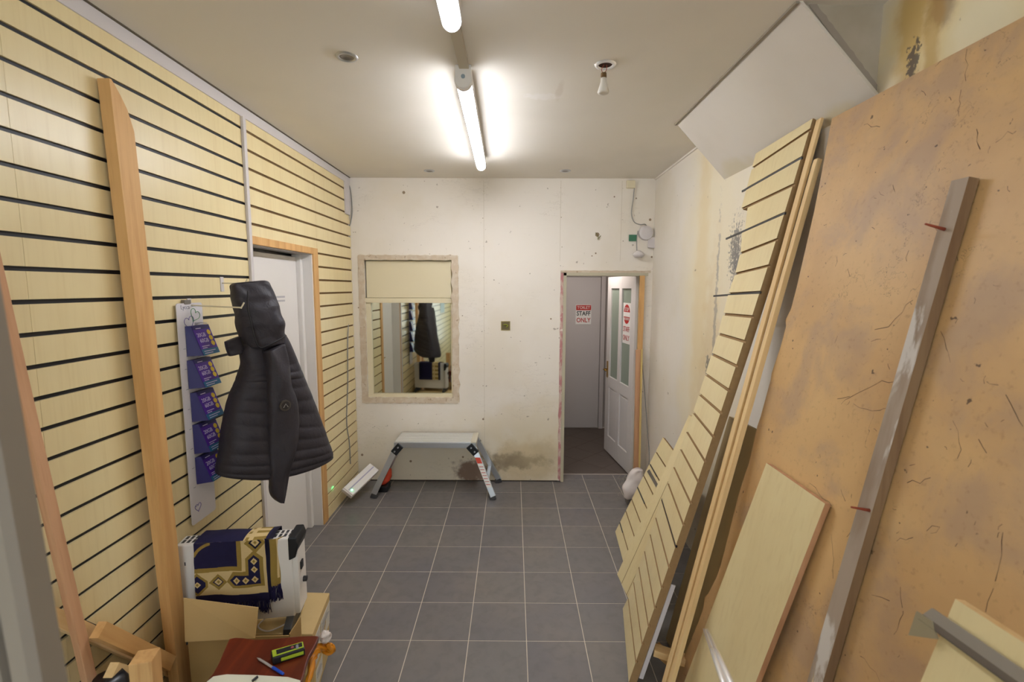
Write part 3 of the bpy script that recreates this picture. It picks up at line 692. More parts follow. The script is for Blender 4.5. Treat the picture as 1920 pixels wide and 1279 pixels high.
for n_, (a, b, c, d) in enumerate(pk):
    a, d = onX(a[0], a[1], sx+.004), onX(d[0], d[1], sx+.004)
    zt_, zb_ = a.z, d.z; ya = (a.y+d.y)/2
    ord_ = ('top', 'second', 'third', 'fourth', 'bottom')[n_]
    r = empty('card_packet', (sx, ya+.07, zb_)); tag(r, ('topmost' if n_ == 0 else 'lowest' if n_ == 4 else ord_+' from top')+' purple card packet clipped to the white strip', 'packet', 'purple card packets on the white strip')
    # bundle: wedge, thin at top, thick at bottom; inner face dark, outer stack purple
    Xt, Xb = sx+.02, sx+.055
    W = .128
    # dark folder: vertical face seen from camera side
    V = [(sx+.002, ya, zt_), (Xt, ya+.012, zt_), (Xb, ya+.03, zb_), (sx+.002, ya, zb_), (sx+.002, ya+W, zt_), (Xt, ya+W, zt_), (Xb, ya+W+.01, zb_+.004), (sx+.002, ya+W, zb_)]
    obj('bundle', V, [(0, 1, 2, 3), (4, 5, 6, 7), (0, 4, 5, 1), (3, 2, 6, 7), (1, 5, 6, 2), (0, 3, 7, 4)], PKD, r)
    o_ = Vector((Xt+.001, ya+.012, zt_)); U = (Vector((Xt+.001, ya+W, zt_))-o_); D_ = (Vector((Xb+.001, ya+.03, zb_))-o_)
    U2 = Vector((0, W-.012, 0)); nn = U2.cross(-D_).normalized()
    if nn.x < 0: nn = -nn
    def P(u, v, h=.0): return o_+U2*u+D_*v+nn*(h+.001)
    def patch(name, u0, u1, v0, v1, h, mat): return slab(name, [P(u0, v0, h), P(u1, v0, h), P(u1, v1, h), P(u0, v1, h)], -nn*.0012, mat, r)
    patch('front_card', 0, 1, 0, 1, .0006, PKP); patch('header', .0, 1, 0, .14, .0012, PKD); patch('footer', 0, 1, .8, 1, .0012, TEAL)
    rt, upv = U2.normalized(), -D_.normalized()
    text('lettering', '20GB', .026, P(.33, .33, .001), rt, upv, PLILAC, r, .0003)
    text('lettering', '60GB', .026, P(.38, .52, .001), rt, upv, PLILAC, r, .0003)
    mm = MB()
    for u0, u1, v in ((.15, .45, .09), (.1, .55, .69), (.1, .38, .75), (.1, .8, .86), (.1, .6, .93)):
        mm.add([P(u0, v, .0015), P(u1, v, .0015), P(u1, v+.025, .0015), P(u0, v+.025, .0015)], [(0, 1, 2, 3)])
    stuff(mm.build('small_print', PLILAC, r))
    for q in range(3):
        cc = P(.82, .26+.19*q, .0018)
        slab('yellow_dot', [cc+rt*.012*math.cos(2*PI*z/16)+upv*.012*math.sin(2*PI*z/16) for z in range(16)], -nn*.0008, YEL, r)
    v, f = tubev([P(.5, -.05, .0)-nn*.02, P(.5, -.07, .0)+nn*.01, P(.9, -.04, 0)+nn*.004], .0018, 6); obj('clip', v, f, PVC, r, smooth=True)

# ---- jacket
k = M('black_quilted_nylon', '38343a', .55, spec=.3); k.mix(k.noise(30, 4), '1f1b1e', .5)
k.bump(k.noise(24, 6, dist=1.2), .006, .55); JK = k.end()
JK2 = plain('black_jacket_lining', '1d1b1e', .6)
JO = Vector((-1.20, 2.31, 0)); JE = Vector((.62, .78, 0)).normalized(); JN = Vector((JE.y, -JE.x, 0))   # JN towards the camera side
jk = empty('jacket', (-1.17, 2.33, .85)); tag(jk, 'black hooded quilted jacket hanging by its hood on the slatted wall', 'jacket')
def jp(x, y, n=0.): return onP(x, y, JN, JO)+JN*n
def spline(pts, s):
    f = s*(len(pts)-1); i = min(int(f), len(pts)-2); t = f-i
    p0, p1, p2, p3 = [Vector(pts[max(0, min(len(pts)-1, i+q))]) for q in (-1, 0, 1, 2)]
    return .5*((2*p1)+(p2-p0)*t+(2*p0-5*p1+4*p2-p3)*t*t+(3*p1-p0-3*p2+p3)*t**3)
def loft(name, Lp, Rp, depth, off, mat, rows=60, seg=40, quilt=0, amp=.0, seed=0, sq=1.6, hem=0, q0=0., wr=.004):
    V = []; F = []
    for i in range(rows+1):
        s = i/rows; l = spline(Lp, s); r_ = spline(Rp, s)
        dp = depth(s); 
        g = 1.
        if quilt and s > q0:
            g = 1-amp*(1-abs(math.sin(PI*quilt*(s-q0)/(1-q0)))**.45)
        for j in range(seg):
            t = 2*PI*j/seg; c_, s_ = math.cos(t), math.sin(t)
            u = math.copysign(abs(c_)**(.8), c_)*.5+.5; h = math.copysign(abs(s_)**(1/sq), s_)
            x = l.x+(r_.x-l.x)*u; y = l.y+(r_.y-l.y)*u+hem*4*u*(1-u)*(s**8)
            nz = noise.noise(Vector((u*4+seed, s*9, h*.8)))*wr+noise.noise(Vector((u*2.2+seed, s*3.5, h*.5)))*wr*2.5
            V.append(jp(x, y, off(s)+h*dp*g+nz))
    for i in range(rows):
        for j in range(seg): F.append((i*seg+j, i*seg+(j+1) % seg, (i+1)*seg+(j+1) % seg, (i+1)*seg+j))
    F += [tuple(range(seg))[::-1], tuple(rows*seg+j for j in range(seg))]
    return obj(name, V, F, mat, jk, smooth=True)
BL = [(458, 638), (448, 660), (450, 684), (443, 704), (436, 722), (424, 755), (417, 792), (411, 837), (405, 872), (404, 888)]
BR = [(522, 617), (532, 634), (544, 664), (556, 692), (566, 715), (583, 755), (597, 795), (606, 822), (613, 842), (615, 854)]
loft('body', BL, BR, lambda s: .05+.065*math.sin(PI*min(1, s*1.15)*.5)-.012*(s > .97), lambda s: .02, JK, rows=150, quilt=11, amp=.075, hem=14, q0=.26, wr=.008)
SLl = [(476, 656), (479, 690), (479, 741), (479, 800), (480, 850), (482, 896), (487, 917), (497, 927)]
SLr = [(513, 642), (518, 674), (524, 713), (534, 745), (534, 795), (526, 830), (519, 860), (514, 893), (505, 927)]
loft('sleeve', SLl, SLr, lambda s: .052-.012*s, lambda s: .095+.035*math.sin(PI*s*.8), JK, rows=70, seg=28, quilt=0, seed=5, wr=.009)
HL = [(433, 531), (429, 536), (430, 548), (432, 562), (436, 578), (439, 592), (441, 608), (444, 622), (450, 638), (458, 650)]
HR = [(488, 526), (496, 530), (503, 545), (510, 560), (514, 572), (516, 587), (519, 602), (521, 616), (524, 630), (526, 640)]
loft('hood', HL, HR, lambda s: .022+.055*min(1, s*2.2)+.01*s, lambda s: .03, JK, rows=50, quilt=0, seed=9, wr=.010)
CLl = [(418, 641), (420, 650), (423, 661), (426, 667)]; CLr = [(447, 630), (449, 640), (452, 652), (454, 660)]
loft('collar_flap', CLl, CLr, lambda s: .022, lambda s: .02, JK, rows=14, seg=20, seed=2, wr=.003)
# seams: hood edge, hem band, zip line, yoke
def seam(name, pts, n, rad=.0035, mat=JK2): 
    v, f = tubev(curve([jp(x, y, n_) for (x, y), n_ in zip(pts, n)], 5), rad, 6); return obj(name, v, f, mat, jk, smooth=True)
seam('hood_seam', [(450, 545), (447, 575), (451, 600), (456, 625), (466, 648), (490, 640), (520, 627)], [.085, .098, .108, .113, .115, .118, .09])
seam('hood_seam', [(433, 540), (460, 534), (492, 532)], [.05, .058, .05], .003)
seam('sleeve_seam', [(480, 688), (498, 691), (516, 690)], [.135, .155, .135], .003)
bc = jp(503, 750, .176)
def disc(name, c_, rad, h, mat): return slab(name, [c_+JE*rad*math.cos(2*PI*q/24)+Vector((0, 0, rad*math.sin(2*PI*q/24))) for q in range(24)], -JN*h, mat, jk)
disc('arm_badge', bc, .026, .012, plain('badge_grey_brown', '4b443e', .5)); disc('badge_centre', bc+JN*.001, .019, .004, plain('badge_dark', '2c2829', .5))
v, f = tubev([bc+JN*.002+Vector((0, 0, -.009))-JE*.011, bc+JN*.002+Vector((0, 0, .008)), bc+JN*.002+Vector((0, 0, -.009))+JE*.011], .0016, 6); obj('badge_emblem', v, f, plain('badge_silver', '8d8983', .5), jk)

# ================================================================== boxes, heater, rug
bxr = empty('carton', (-1.05, 2.05, 0)); tag(bxr, 'pale open grained box under the white heater', 'box')
T = .324
obj('carton_body', [(-1.36, 1.90, 0), (-.868, 1.905, 0), (-.912, 2.185, 0), (-1.36, 2.2, 0), (-1.36, 1.90, T), (-.862, 1.905, T), (-.896, 2.185, T), (-1.36, 2.2, T)],
    [(0, 1, 2, 3), (4, 5, 6, 7), (0, 1, 5, 4), (1, 2, 6, 5), (2, 3, 7, 6), (3, 0, 4, 7)], CARDL, bxr, bevel=.003)
def sidep(u, z, o_=.001): # right side face
    a = Vector((-.868, 1.905, 0)).lerp(Vector((-.912, 2.185, 0)), u); b = Vector((-.862, 1.905, T)).lerp(Vector((-.896, 2.185, T)), u); return a.lerp(b, z/T)+Vector((o_, 0, 0))
for u0, u1, z0, z1 in ((.42, .98, .17, .29), (.06, .38, .15, .29), (.1, .5, .03, .12)):
    slab('label', [sidep(u0, z0), sidep(u1, z0), sidep(u1, z1), sidep(u0, z1)], (.0012, 0, 0), LABEL, bxr)
m = MB()
for u0, u1, z in ((.5, .8, .26), (.5, .9, .245), (.5, .7, .23), (.12, .3, .25), (.12, .34, .23), (.15, .4, .09), (.15, .45, .075)):
    m.add([sidep(u0, z, .003), sidep(u1, z, .003), sidep(u1, z+.006, .003), sidep(u0, z+.006, .003)], [(0, 1, 2, 3)])
stuff(m.build('small_print', TXTG, bxr))
bl = empty('cardboard_box', (-1.18, 1.86, 0)); tag(bl, 'brown cardboard box with its flap hanging down in front of the heater', 'box')
p1, p2, p3, p4 = onY(344, 1122, 1.80), onY(484, 1140, 1.80), onY(478, 1197, 1.76), onY(347, 1204, 1.76)
slab('flap', [p1, p2, p3, p4], (0, .004, 0), CARD, bl)
slab('box_front', [Vector((p4.x, 1.775, p4.z+.003)), Vector((-.90, 1.775, p3.z)), Vector((-.90, 1.78, 0)), Vector((p4.x, 1.78, 0))], (0, .004, 0), CARDD, bl)
slab('box_side', [Vector((p4.x, 1.785, p4.z)), Vector((p4.x, 1.885, p4.z)), Vector((p4.x, 1.885, 0)), Vector((p4.x, 1.785, 0))], (.004, 0, 0), CARDD, bl)
slab('box_side', [Vector((-.90, 1.785, p3.z)), Vector((-.90, 1.885, p3.z)), Vector((-.90, 1.885, 0)), Vector((-.90, 1.785, 0))], (-.004, 0, 0), CARDD, bl)

# heater
HA = onY(328, 1014, 1.885); HB = onY(546, 1011, 1.95)
hz1 = .735; hz0 = .372; ha = Vector((HA.x, 1.885, 0)); hb = Vector((HB.x, 1.95, 0)); hd = (hb-ha).normalized(); hn = Vector((-hd.y, hd.x, 0))  # hn away from camera
hw_ = (hb-ha).length; hdp = .085
ht = empty('convector_heater', (ha+hb)/2+hn*.04+Vector((0, 0, .324))); tag(ht, 'white convector heater with black end cap standing on the pale box', 'heater')
def hp_(u, n, z): return ha+hd*u+hn*n+Vector((0, 0, z))
def hbox(name, u0, u1, n0, n1, z0, z1, mat, bev=.004, par=None): return obj(name, [hp_(u, n, z) for u in (u0, u1) for n in (n0, n1) for z in (z0, z1)], HEX, mat, par or ht, bevel=bev)
hbox('casing', 0, hw_, 0, hdp, hz0, hz1, WHITE, .006)
hbox('end_panel', hw_-.002, hw_+.022, .004, hdp+.03, hz0+.01, hz1-.01, WHITE, .006)
for q in range(22):
    u = .012+q*(hw_-.03)/21
    hbox('vent', u, u+.011, .02, .045, hz1-.001, hz1+.0012, DGREY, 0); hbox('vent', u, u+.011, .052, .075, hz1-.001, hz1+.0012, DGREY, 0)
# black grip
V = [hp_(hw_+a, n, z) for a in (-.004, .05) for n, z in ((-.004, hz1+.012), (hdp+.036, hz1+.012), (hdp+.036, hz1-.06), (.02, hz1-.115), (-.004, hz1-.115))]
V = [hp_(hw_+a, n, z) for n in (-.005, hdp+.034) for a, z in ((-.014, hz1+.004), (.02, hz1+.004), (.03, hz1-.03), (.014, hz1-.088), (-.014, hz1-.1))]
obj('end_grip', V, [tuple(range(5)), tuple(range(9, 4, -1))]+[(i, (i+1) % 5, 5+(i+1) % 5, 5+i) for i in range(5)], BLACKP, ht, bevel=.006)
v, f = tubev([hp_(hw_+.03, .04, hz0+.15), hp_(hw_+.045, .04, hz0+.15)], .012, 14); obj('knob', v, f, BLACKP, ht)
hbox('switch', hw_+.02, hw_+.028, .03, .06, hz0+.2, hz0+.235, BLACKP, .001)
for u in (.03, hw_-.02):
    v = [hp_(a, n, z) for a in (u-.016, u+.016) for n, z in ((-.055, .324), (-.05, .35), (.0, hz0+.004), (hdp, hz0+.004), (hdp+.055, .35), (hdp+.06, .324))]
    obj('foot', v, [tuple(range(6)), tuple(range(11, 5, -1))]+[(i, (i+1) % 6, 6+(i+1) % 6, 6+i) for i in range(6)], DGREY, ht, bevel=.002)
hbox('mark', .03, .034, -.001, 0, hz1-.09, hz1-.075, DGREY, 0)
v, f = tubev(curve([hp_(hw_-.1, .03, hz0+.01), hp_(hw_-.15, -.01, hz0-.02), hp_(hw_-.1, -.03, .336), hp_(hw_-.02, -.02, hz0-.01)]), .003, 6); obj('power_cord', v, f, PVC, ht, smooth=True)

# rug: painted cell by cell (woven pattern)
RN = plain('rug_navy', '1f1a44', .9, 0, .5, 30, '0c0a20'); RC = plain('rug_cream', 'd9c08c', .9, 0, .15, 90, '8a7440'); RG = plain('rug_olive_gold', '9c8240', .9, 0, .25, 90, '5e4c20'); RK = plain('rug_black_navy', '16122a', .95)
rug = empty('rug', hp_(.2, 0, hz0+.04)); tag(rug, 'navy and gold patterned fringed rug draped over the white heater', 'rug')
def pip(x, y, poly):
    c = False; j = len(poly)-1
    for i in range(len(poly)):
        xi, yi = poly[i]; xj, yj = poly[j]
        if (yi > y) != (yj > y) and x < (xj-xi)*(y-yi)/(yj-yi)+xi: c = not c
        j = i
    return c
Lg = [(490, 480), (540, 400), (640, 400), (640, 300), (705, 240), (775, 300), (775, 530), (540, 530)]
Ln = [(515, 470), (552, 432), (662, 432), (662, 312), (705, 275), (747, 312), (747, 508), (552, 508)]
def rugcol(x, y):   # x,y in the rug's own drawing units (0 navy,1 cream,2 gold,3 near-black)
    def dm(cx, cy, r): return abs(x-cx)+abs(y-cy)*.95 < r
    if x > 797 or y > 585: return 0
    for cx, cy in ((567, 472), (637, 472), (705, 470), (705, 390), (705, 325)):
        if dm(cx, cy, 12): return 2
        if dm(cx, cy, 27): return 1
    if pip(x, y, Ln): return 0
    if pip(x, y, Lg): return 2
    for c_, R_ in (((425, 482), (62, 40, 30, 14)), ((720, 180), (78, 52, 34, 14))):
        d = abs(x-c_[0])*(1 if c_[1] > 300 else 1.)+abs(y-c_[1])
        if d < R_[3]: return 2
        if d < R_[2]: return 1
        if d < R_[1]: return 0 if c_[1] > 300 else 3
        if d < R_[0]+6: return 2
    d = abs(x-275)+abs(y-492)*1.0
    if d < 12: return 2
    if d < 26: return 1
    if abs(x-275) < 58 and d < 75: return 0
    if abs(x-275) < 75 and d < 100: return 2
    if x < 575 and y < 358: 
        e = math.hypot((x-400)/150, (y-330)/160)
        if y < 260 and .99 < e < 1.14 and x < 380: return 2
        return 0
    if x < 612 and y < 393: return 2
    if x > 785 or y > 575: return 1
    return 1
NX, NZ = 230, 190
u0r, u1r = .076, .366
def rugpt(s, t, dn=0.):
    """s across 0..1 (0 left edge); t along drape: 0 = top front edge at heater top, 1 = bottom of front"""
    u = u0r+(u1r-u0r)*s
    wv = .006*math.sin(s*9+t*3)*t+.004*noise.noise(Vector((s*5, t*5, 0)))
    zz = hz1+.010-(.275+.02*(1-s)*-1)*t
    return hp_(u-.006*(1-t)*s, -.012-wv-.012*t-dn, zz)
V = []; F = []; FI = []
for j in range(NZ+1):
    for i in range(NX+1):
        s, t = i/NX, j/NZ; V.append(rugpt(s, t))
# drawing units: x 258..835 over s, y 168..640 over t
for j in range(NZ):
    for i in range(NX):
        a = j*(NX+1)+i; F.append((a, a+1, a+NX+2, a+NX+1)); x = 258+(i+.5)/NX*545; y = 150+(j+.5)/NZ*490
        FI.append(rugcol(x, y+10*(x-258)/577))
obj('front_pile', V, F, RN, rug, mats=[RN, RC, RG, RK], fm=FI, smooth=True)
# top turn and back drop
V = []; F = []; FI = []; NT = 60; n2 = 50
for j in range(NT+1):
    t = j/NT
    if t < .35: n = -.012+(hdp+.024)*(t/.35); z = hz1+.010+.006*math.sin(PI*t/.35)
    else: n = hdp+.014+.006*(t-.35); z = hz1+.010-(t-.35)*.38
    for i in range(n2+1):
        s = i/n2; u = u0r+(u1r+.03-u0r)*s-.006*s
        V.append(hp_(u+.0, n+.003*math.sin(s*8), z+.003*noise.noise(Vector((s*6, t*4, 2)))))
for j in range(NT):
    for i in range(n2):
        a = j*(n2+1)+i; F.append((a, a+1, a+n2+2, a+n2+1)); s = i/n2; FI.append(3 if s > .92 else 1 if .66 < s < .74 else 2 if .62 < s < .9 and j % 9 < 4 else 1 if .6 < s < .9 else 0)
obj('back_pile', V, F, RN, rug, mats=[RN, RC, RG, RK], fm=FI, smooth=True)
# side fold: second layer showing at the right, banded
V = []; F = []; FI = []
n3 = 40
for j in range(n3+1):
    for i in range(21):
        s, t = i/20, j/n3
        V.append(hp_(u1r-.012+.07*s, -.008-.012*math.sin(PI*s)+.03*s*s+.004*math.sin(t*6), hz1+.012-.008*s-.215*t))
for j in range(n3):
    for i in range(20):
        a = j*21+i; F.append((a, a+1, a+22, a+21)); s = i/20; t = j/n3
        FI.append(3 if s < .3 or s > .9 else (1 if .6 < s < .72 and t < .82 else 2))
obj('folded_edge', V, F, RN, rug, mats=[RN, RC, RG, RK], fm=FI, smooth=True)
# fringe
m = MB(); rnd = random.Random(5)
for q in range(260):
    s = rnd.random(); p = rugpt(s, .985, .002); L = .04+rnd.random()*.018; sw = rnd.uniform(-.008, .008)-(.012 if s < .05 else 0)
    p2 = p+hd*sw*.5+Vector((0, -.002, -L*.5)); p3 = p+hd*sw+Vector((0, rnd.uniform(-.008, .006), -L)); w_ = .0016
    for A_, B_ in ((p, p2), (p2, p3)):
        v, f = tubev([A_, B_], w_, 4, cap=False); m.add(v, f)
for q in range(70):
    s = rnd.random(); p = hp_(u1r-.012+.07*s, -.008-.012*math.sin(PI*s)+.03*s*s, hz1-.2); L = .06+rnd.random()*.02
    p3 = p+hd*rnd.uniform(-.008, .008)+Vector((0, rnd.uniform(-.006, .006), -L)); v, f = tubev([p, p3], .0018, 4, cap=False); m.add(v, f)
stuff(m.build('fringe', plain('fringe_navy', '1c1640', .9), rug))

# ================================================================== side table with things on it
TZ = .55
tb = empty('side_table', (-.9, 1.38, 0)); tag(tb, 'small dark mahogany table with shaped edges in the bottom left', 'table')
MAH = M('mahogany', '6a2c18', .3); MAH.mix(MAH.ramp(MAH.noise(14, 4, (1, .08, 1), .5), .4, .7), '3e170d', .85); MAH.mix(MAH.ramp(MAH.noise(40, 3, (1, .05, 1)), .5, .8), '8a3f1e', .5); MAH = MAH.end()
def tz(x, y): return onZ(x, y, TZ)
outl = [tz(430, 1198), tz(441, 1195.5), tz(455, 1196), tz(475, 1199), tz(500, 1198.5), tz(530, 1196), tz(560, 1193), tz(590, 1192), tz(598, 1193), tz(594, 1204), tz(587, 1217), tz(579, 1230), tz(574, 1245), tz(571, 1258), tz(566, 1275)]
br, blf = outl[-1], tz(400, 1262)
outl += [Vector((br.x+.012, 1.24, TZ)), Vector((-.78, 1.21, TZ)), Vector((-.93, 1.22, TZ)), Vector((-.99, 1.28, TZ)), blf, tz(411, 1242), tz(418, 1225)]
slab('tabletop', outl, (0, 0, -.018), MAH, tb, bevel=.003)
m = MB(); ins = [Vector((p.x*.97-.027, p.y*.97+.0415, TZ+.0006)) for p in outl]
for (x, y) in ((-.98, 1.5), (-.77, 1.5), (-.93, 1.28), (-.77, 1.27)):
    prof = [(.016, 0), (.012, .03), (.018, .06), (.013, .1), (.02, .22), (.014, .35), (.022, .42), (.018, .46), (.02, .532)]
    v, f = lathev([(r_, z) for r_, z in prof], (x, y, 0), 16); v2 = v; obj('leg', v2, f+[tuple(range(16)), tuple(range(16*8, 16*9))], MAH, tb, smooth=True)
obj('apron', boxv(-.98, -.76, 1.26, 1.51, .47, .532), HEX, MAH, tb, bevel=.003)
# laser measure
def prism_on(name, corners, z0, z1, mat, parent, bev=.002):
    b = [Vector((c.x, c.y, z0)) for c in corners]; t_ = [Vector((c.x, c.y, z1)) for c in corners]
    n = len(corners); return obj(name, b+t_, [tuple(range(n)), tuple(range(2*n-1, n-1, -1))]+[(i, (i+1) % n, n+(i+1) % n, n+i) for i in range(n)], mat, parent, bevel=bev)
g = TZ+.03
gz = lambda x, y: onZ(x, y, g)
ms = empty('laser_measure', tz(540, 1232)); tag(ms, 'black and lime green laser measure lying on the mahogany table', 'gadget')
LIME = plain('lime_rubber', 'a6bb2e', .5)
prism_on('casing', [gz(507, 1219), gz(568, 1202), gz(572, 1214), gz(511, 1233)], TZ, g-.003, BLACKP, ms, .004)
prism_on('lime_rim', [gz(509.5, 1219.5), gz(568, 1203), gz(569.5, 1212.5), gz(511.5, 1231)], g-.006, g, LIME, ms, .001)
prism_on('screen', [gz(517.5, 1219.5), gz(566, 1205), gz(567, 1212), gz(519, 1227.5)], g-.003, g+.001, BLACKP, ms, .0005)
for x, y, mt_ in ((548, 1214, plain('red_button', 'a0505a', .5)), (557, 1211, TXTG), (557.5, 1214.5, TXTG)):
    c = onZ(x, y, g+.001); lathe('button', [(0, .002), (.004, .002), (.005, 0)], c, mt_, ms, 12)
fa, fb = Vector((gz(511, 1233).x, gz(511, 1233).y, TZ)), Vector((gz(572, 1214).x, gz(572, 1214).y, TZ)); fd = (fb-fa).normalized(); fnn = Vector((fd.y, -fd.x, 0))
obj('side_grip', [fa+fd*a_+fnn*n_+Vector((0, 0, z_)) for a_ in (.025, .095) for n_ in (0, .0025) for z_ in (.008, .019)], HEX, LIME, ms, bevel=.0008)
# pen
pa, pb_ = tz(482, 1236), tz(532, 1267); pa.z = pb_.z = TZ+.005; pn = empty('pen', pa.lerp(pb_, .5)); tag(pn, 'clear ballpoint pen with blue cap on the mahogany table', 'pen')
pd = (pb_-pa)
v, f = tubev([pa, pa+pd*.07, pa+pd*.09, pa+pd*.64], [.0008, .0028, .0038, .0038], 10); obj('barrel', v, f, plain('clear_pen_plastic', 'a9a09c', .25), pn, smooth=True)
v, f = tubev([pa+pd*.6, pa+pd*.62, pa+pd*.97, pa+pd], [.0045, .005, .0046, .003], 10); obj('cap', v, f, plain('blue_pen_cap', '1f4fc4', .3), pn, smooth=True)
# open notebook
nb = empty('notebook', tz(470, 1275)); tag(nb, 'open white notebook at the near edge of the mahogany table', 'notebook')
PAPER = plain('paper', 'dfe0cf', .7)
for q in range(3):
    z = TZ+.002+q*.003; sh = q*.004
    P_ = [onZ(400+q*6, 1268.5+q*1.2, z), onZ(425+q, 1264.5+q, z), onZ(480, 1266, z), onZ(540-q*5, 1269.5, z), onZ(563-q*4, 1276, z), onZ(566, 1300, z), onZ(530, 1325, z), onZ(385, 1322, z), onZ(387+q*4, 1279, z)]
    slab('page', P_, (0, 0, -.0025), PAPER, nb)
v, f = tubev([onZ(473, 1277, TZ+.014), onZ(483, 1269, TZ+.014)], .004, 8); obj('clip', v, f, BLACKP, nb)
# orange and white carrier bag at the table corner
ORG = plain('orange_plastic_bag', 'd98a1c', .35, 0, .3, 20, '9a5a10'); WB = plain('white_plastic_bag', 'd9cfca', .4)
cb = empty('carrier_bag', onZ(600, 1240, .45)); cb.location.z = .2; WL[cb.name] = Vector(cb.location); tag(cb, 'orange and white plastic bag bunched beside the table corner', 'bag')
def crump(name, pts, rad, mat, seed, n=10, seg=16, amp=.4):
    pts = curve(pts, n); N_ = len(pts); V = []; F = []
    for i, p in enumerate(pts):
        s = i/(N_-1); r_ = rad*(math.sin(PI*(s*.92+.05))**.5)
        t_ = (pts[min(i+1, N_-1)]-pts[max(i-1, 0)]).normalized(); a_ = Vector((0, 1, 0)).cross(t_).normalized(); b_ = t_.cross(a_)
        for j in range(seg):
            th = 2*PI*j/seg; nn_ = noise.noise(Vector((math.cos(th)*1.7+seed, math.sin(th)*1.7, s*5)))
            V.append(p+(a_*math.cos(th)*1.0+b_*math.sin(th))*r_*(1+amp*2*nn_))
    for i in range(N_-1):
        for j in range(seg): F.append((i*seg+j, i*seg+(j+1) % seg, (i+1)*seg+(j+1) % seg, (i+1)*seg+j))
    F += [tuple(range(seg)), tuple((N_-1)*seg+j for j in range(seg))]
    return obj(name, V, F, mat, cb, smooth=True)
yb_ = 1.66
crump('orange_film', [onY(622, 1208, yb_), onY(611, 1215, yb_), onY(600, 1213, yb_-.02), onY(592, 1222, yb_-.04), onY(586, 1240, yb_-.08), onY(582, 1262, yb_-.14), onY(572, 1290, yb_-.2)], .013, ORG, 1)
crump('orange_film', [onY(612, 1208, yb_), onY(622, 1216, yb_), onY(616, 1222, yb_), onY(603, 1220, yb_)], .012, ORG, 4)
crump('white_film', [onY(602, 1188, yb_), onY(610, 1194, yb_), onY(616, 1202, yb_)], .019, WB, 7)

# ================================================================== back of room items
# hop-up platform
PZ = .488
hu = empty('work_platform', (-.65, 4.12, 0)); tag(hu, 'aluminium folding work platform standing against the back wall', 'platform')
A = onZ(738, 829, PZ); B = onZ(892, 831, PZ); pyf, pyb = 3.995, 4.27
dk = box('deck', (A.x, B.x, pyf, pyb, PZ-.055, PZ-.006), ALU, hu, bevel=.003)
for q in range(6):
    y = pyf+.004+q*(pyb-pyf-.008)/6; box('rib', (A.x+.01, B.x-.01, y+.004, y+(pyb-pyf)/6-.004, PZ-.006, PZ), ALUL, hu, bevel=.0015)
box('end_plate', (B.x-.045, B.x+.004, pyf, pyb, PZ-.01, PZ+.002), plain('cream_end_plate', 'cfc8b4', .5), hu, bevel=.002)
fl_ = onZ(703, 930, .0); fr_ = onZ(925, 935, .0)
feet = [(fl_.x, 3.95, A.x+.02, pyf+.012), (fr_.x+.0, 3.93, B.x-.02, pyf+.012), (fl_.x-.01, 4.29, A.x+.02, pyb-.012), (fr_.x+.04, 4.29, B.x-.02, pyb-.012)]
for n_, (fx, fy, tx, ty) in enumerate(feet):
    lg = obj('leg', beamv((fx, fy, .03), (tx, ty, PZ-.05), (1, 0, 0), .048, .022), HEX, ALU, hu, bevel=.002)
    obj('foot', beamv((fx-.0, fy, 0.0), (fx+(tx-fx)*.07, fy+(ty-fy)*.07, .036), (1, 0, 0), .056, .03), HEX, DGREY, hu, bevel=.002)
    jx = tx; s = 1 if n_ % 2 else -1
    obj('hinge_lock', beamv((jx-s*.04, ty-.012*(1 if n_ < 2 else -1), PZ-.03), (jx+s*.022, ty-.012*(1 if n_ < 2 else -1), PZ-.1), (1, 0, .3), .062, .035), HEX, BLACKP, hu, bevel=.004)
    for a in (0, 1):
        v, f = tubev([(jx-s*.02+s*.03*a, ty-.04 if n_ < 2 else ty+.02, PZ-.045-.035*a), (jx-s*.02+s*.03*a, ty-.028 if n_ < 2 else ty+.03, PZ-.045-.035*a)], .007, 10); obj('bolt', v, f, ALU, hu)
# cross braces
for fx, fy, tx, ty, s in ((fl_.x, 3.95, A.x, pyf, 1), (fr_.x, 3.93, B.x, pyf, -1)):
    obj('brace', beamv((fx+s*.05, 3.96, .16), (fx+s*.05, 4.28, .16), (1, 0, 0), .03, .02), HEX, ALU, hu, bevel=.001)
# warning sticker on right leg
fx, fy, tx, ty = feet[1]; a = Vector((fx, fy-.0125, .03)); b = Vector((tx, ty-.0125, PZ-.05)); dL = b-a
def lp(t, w): return a+dL*t+Vector((w, -.0012, 0))
slab('red_sticker', [lp(.80, -.022), lp(.80, .022), lp(.68, .022), lp(.68, -.022)], (0, -.0012, 0), REDPL, hu)
slab('white_sticker', [lp(.675, -.022), lp(.675, .022), lp(.2, .022), lp(.2, -.022)], (0, -.0012, 0), TXTW, hu)
m = MB()
for q in range(7):
    t = .62-q*.06; m.add([lp(t, -.018)+Vector((0, -.0013, 0)), lp(t, .018)+Vector((0, -.0013, 0)), lp(t-.012, .018)+Vector((0, -.0013, 0)), lp(t-.012, -.018)+Vector((0, -.0013, 0))], [(0, 1, 2, 3)])
m.build('sticker_lines', TXTR, hu)
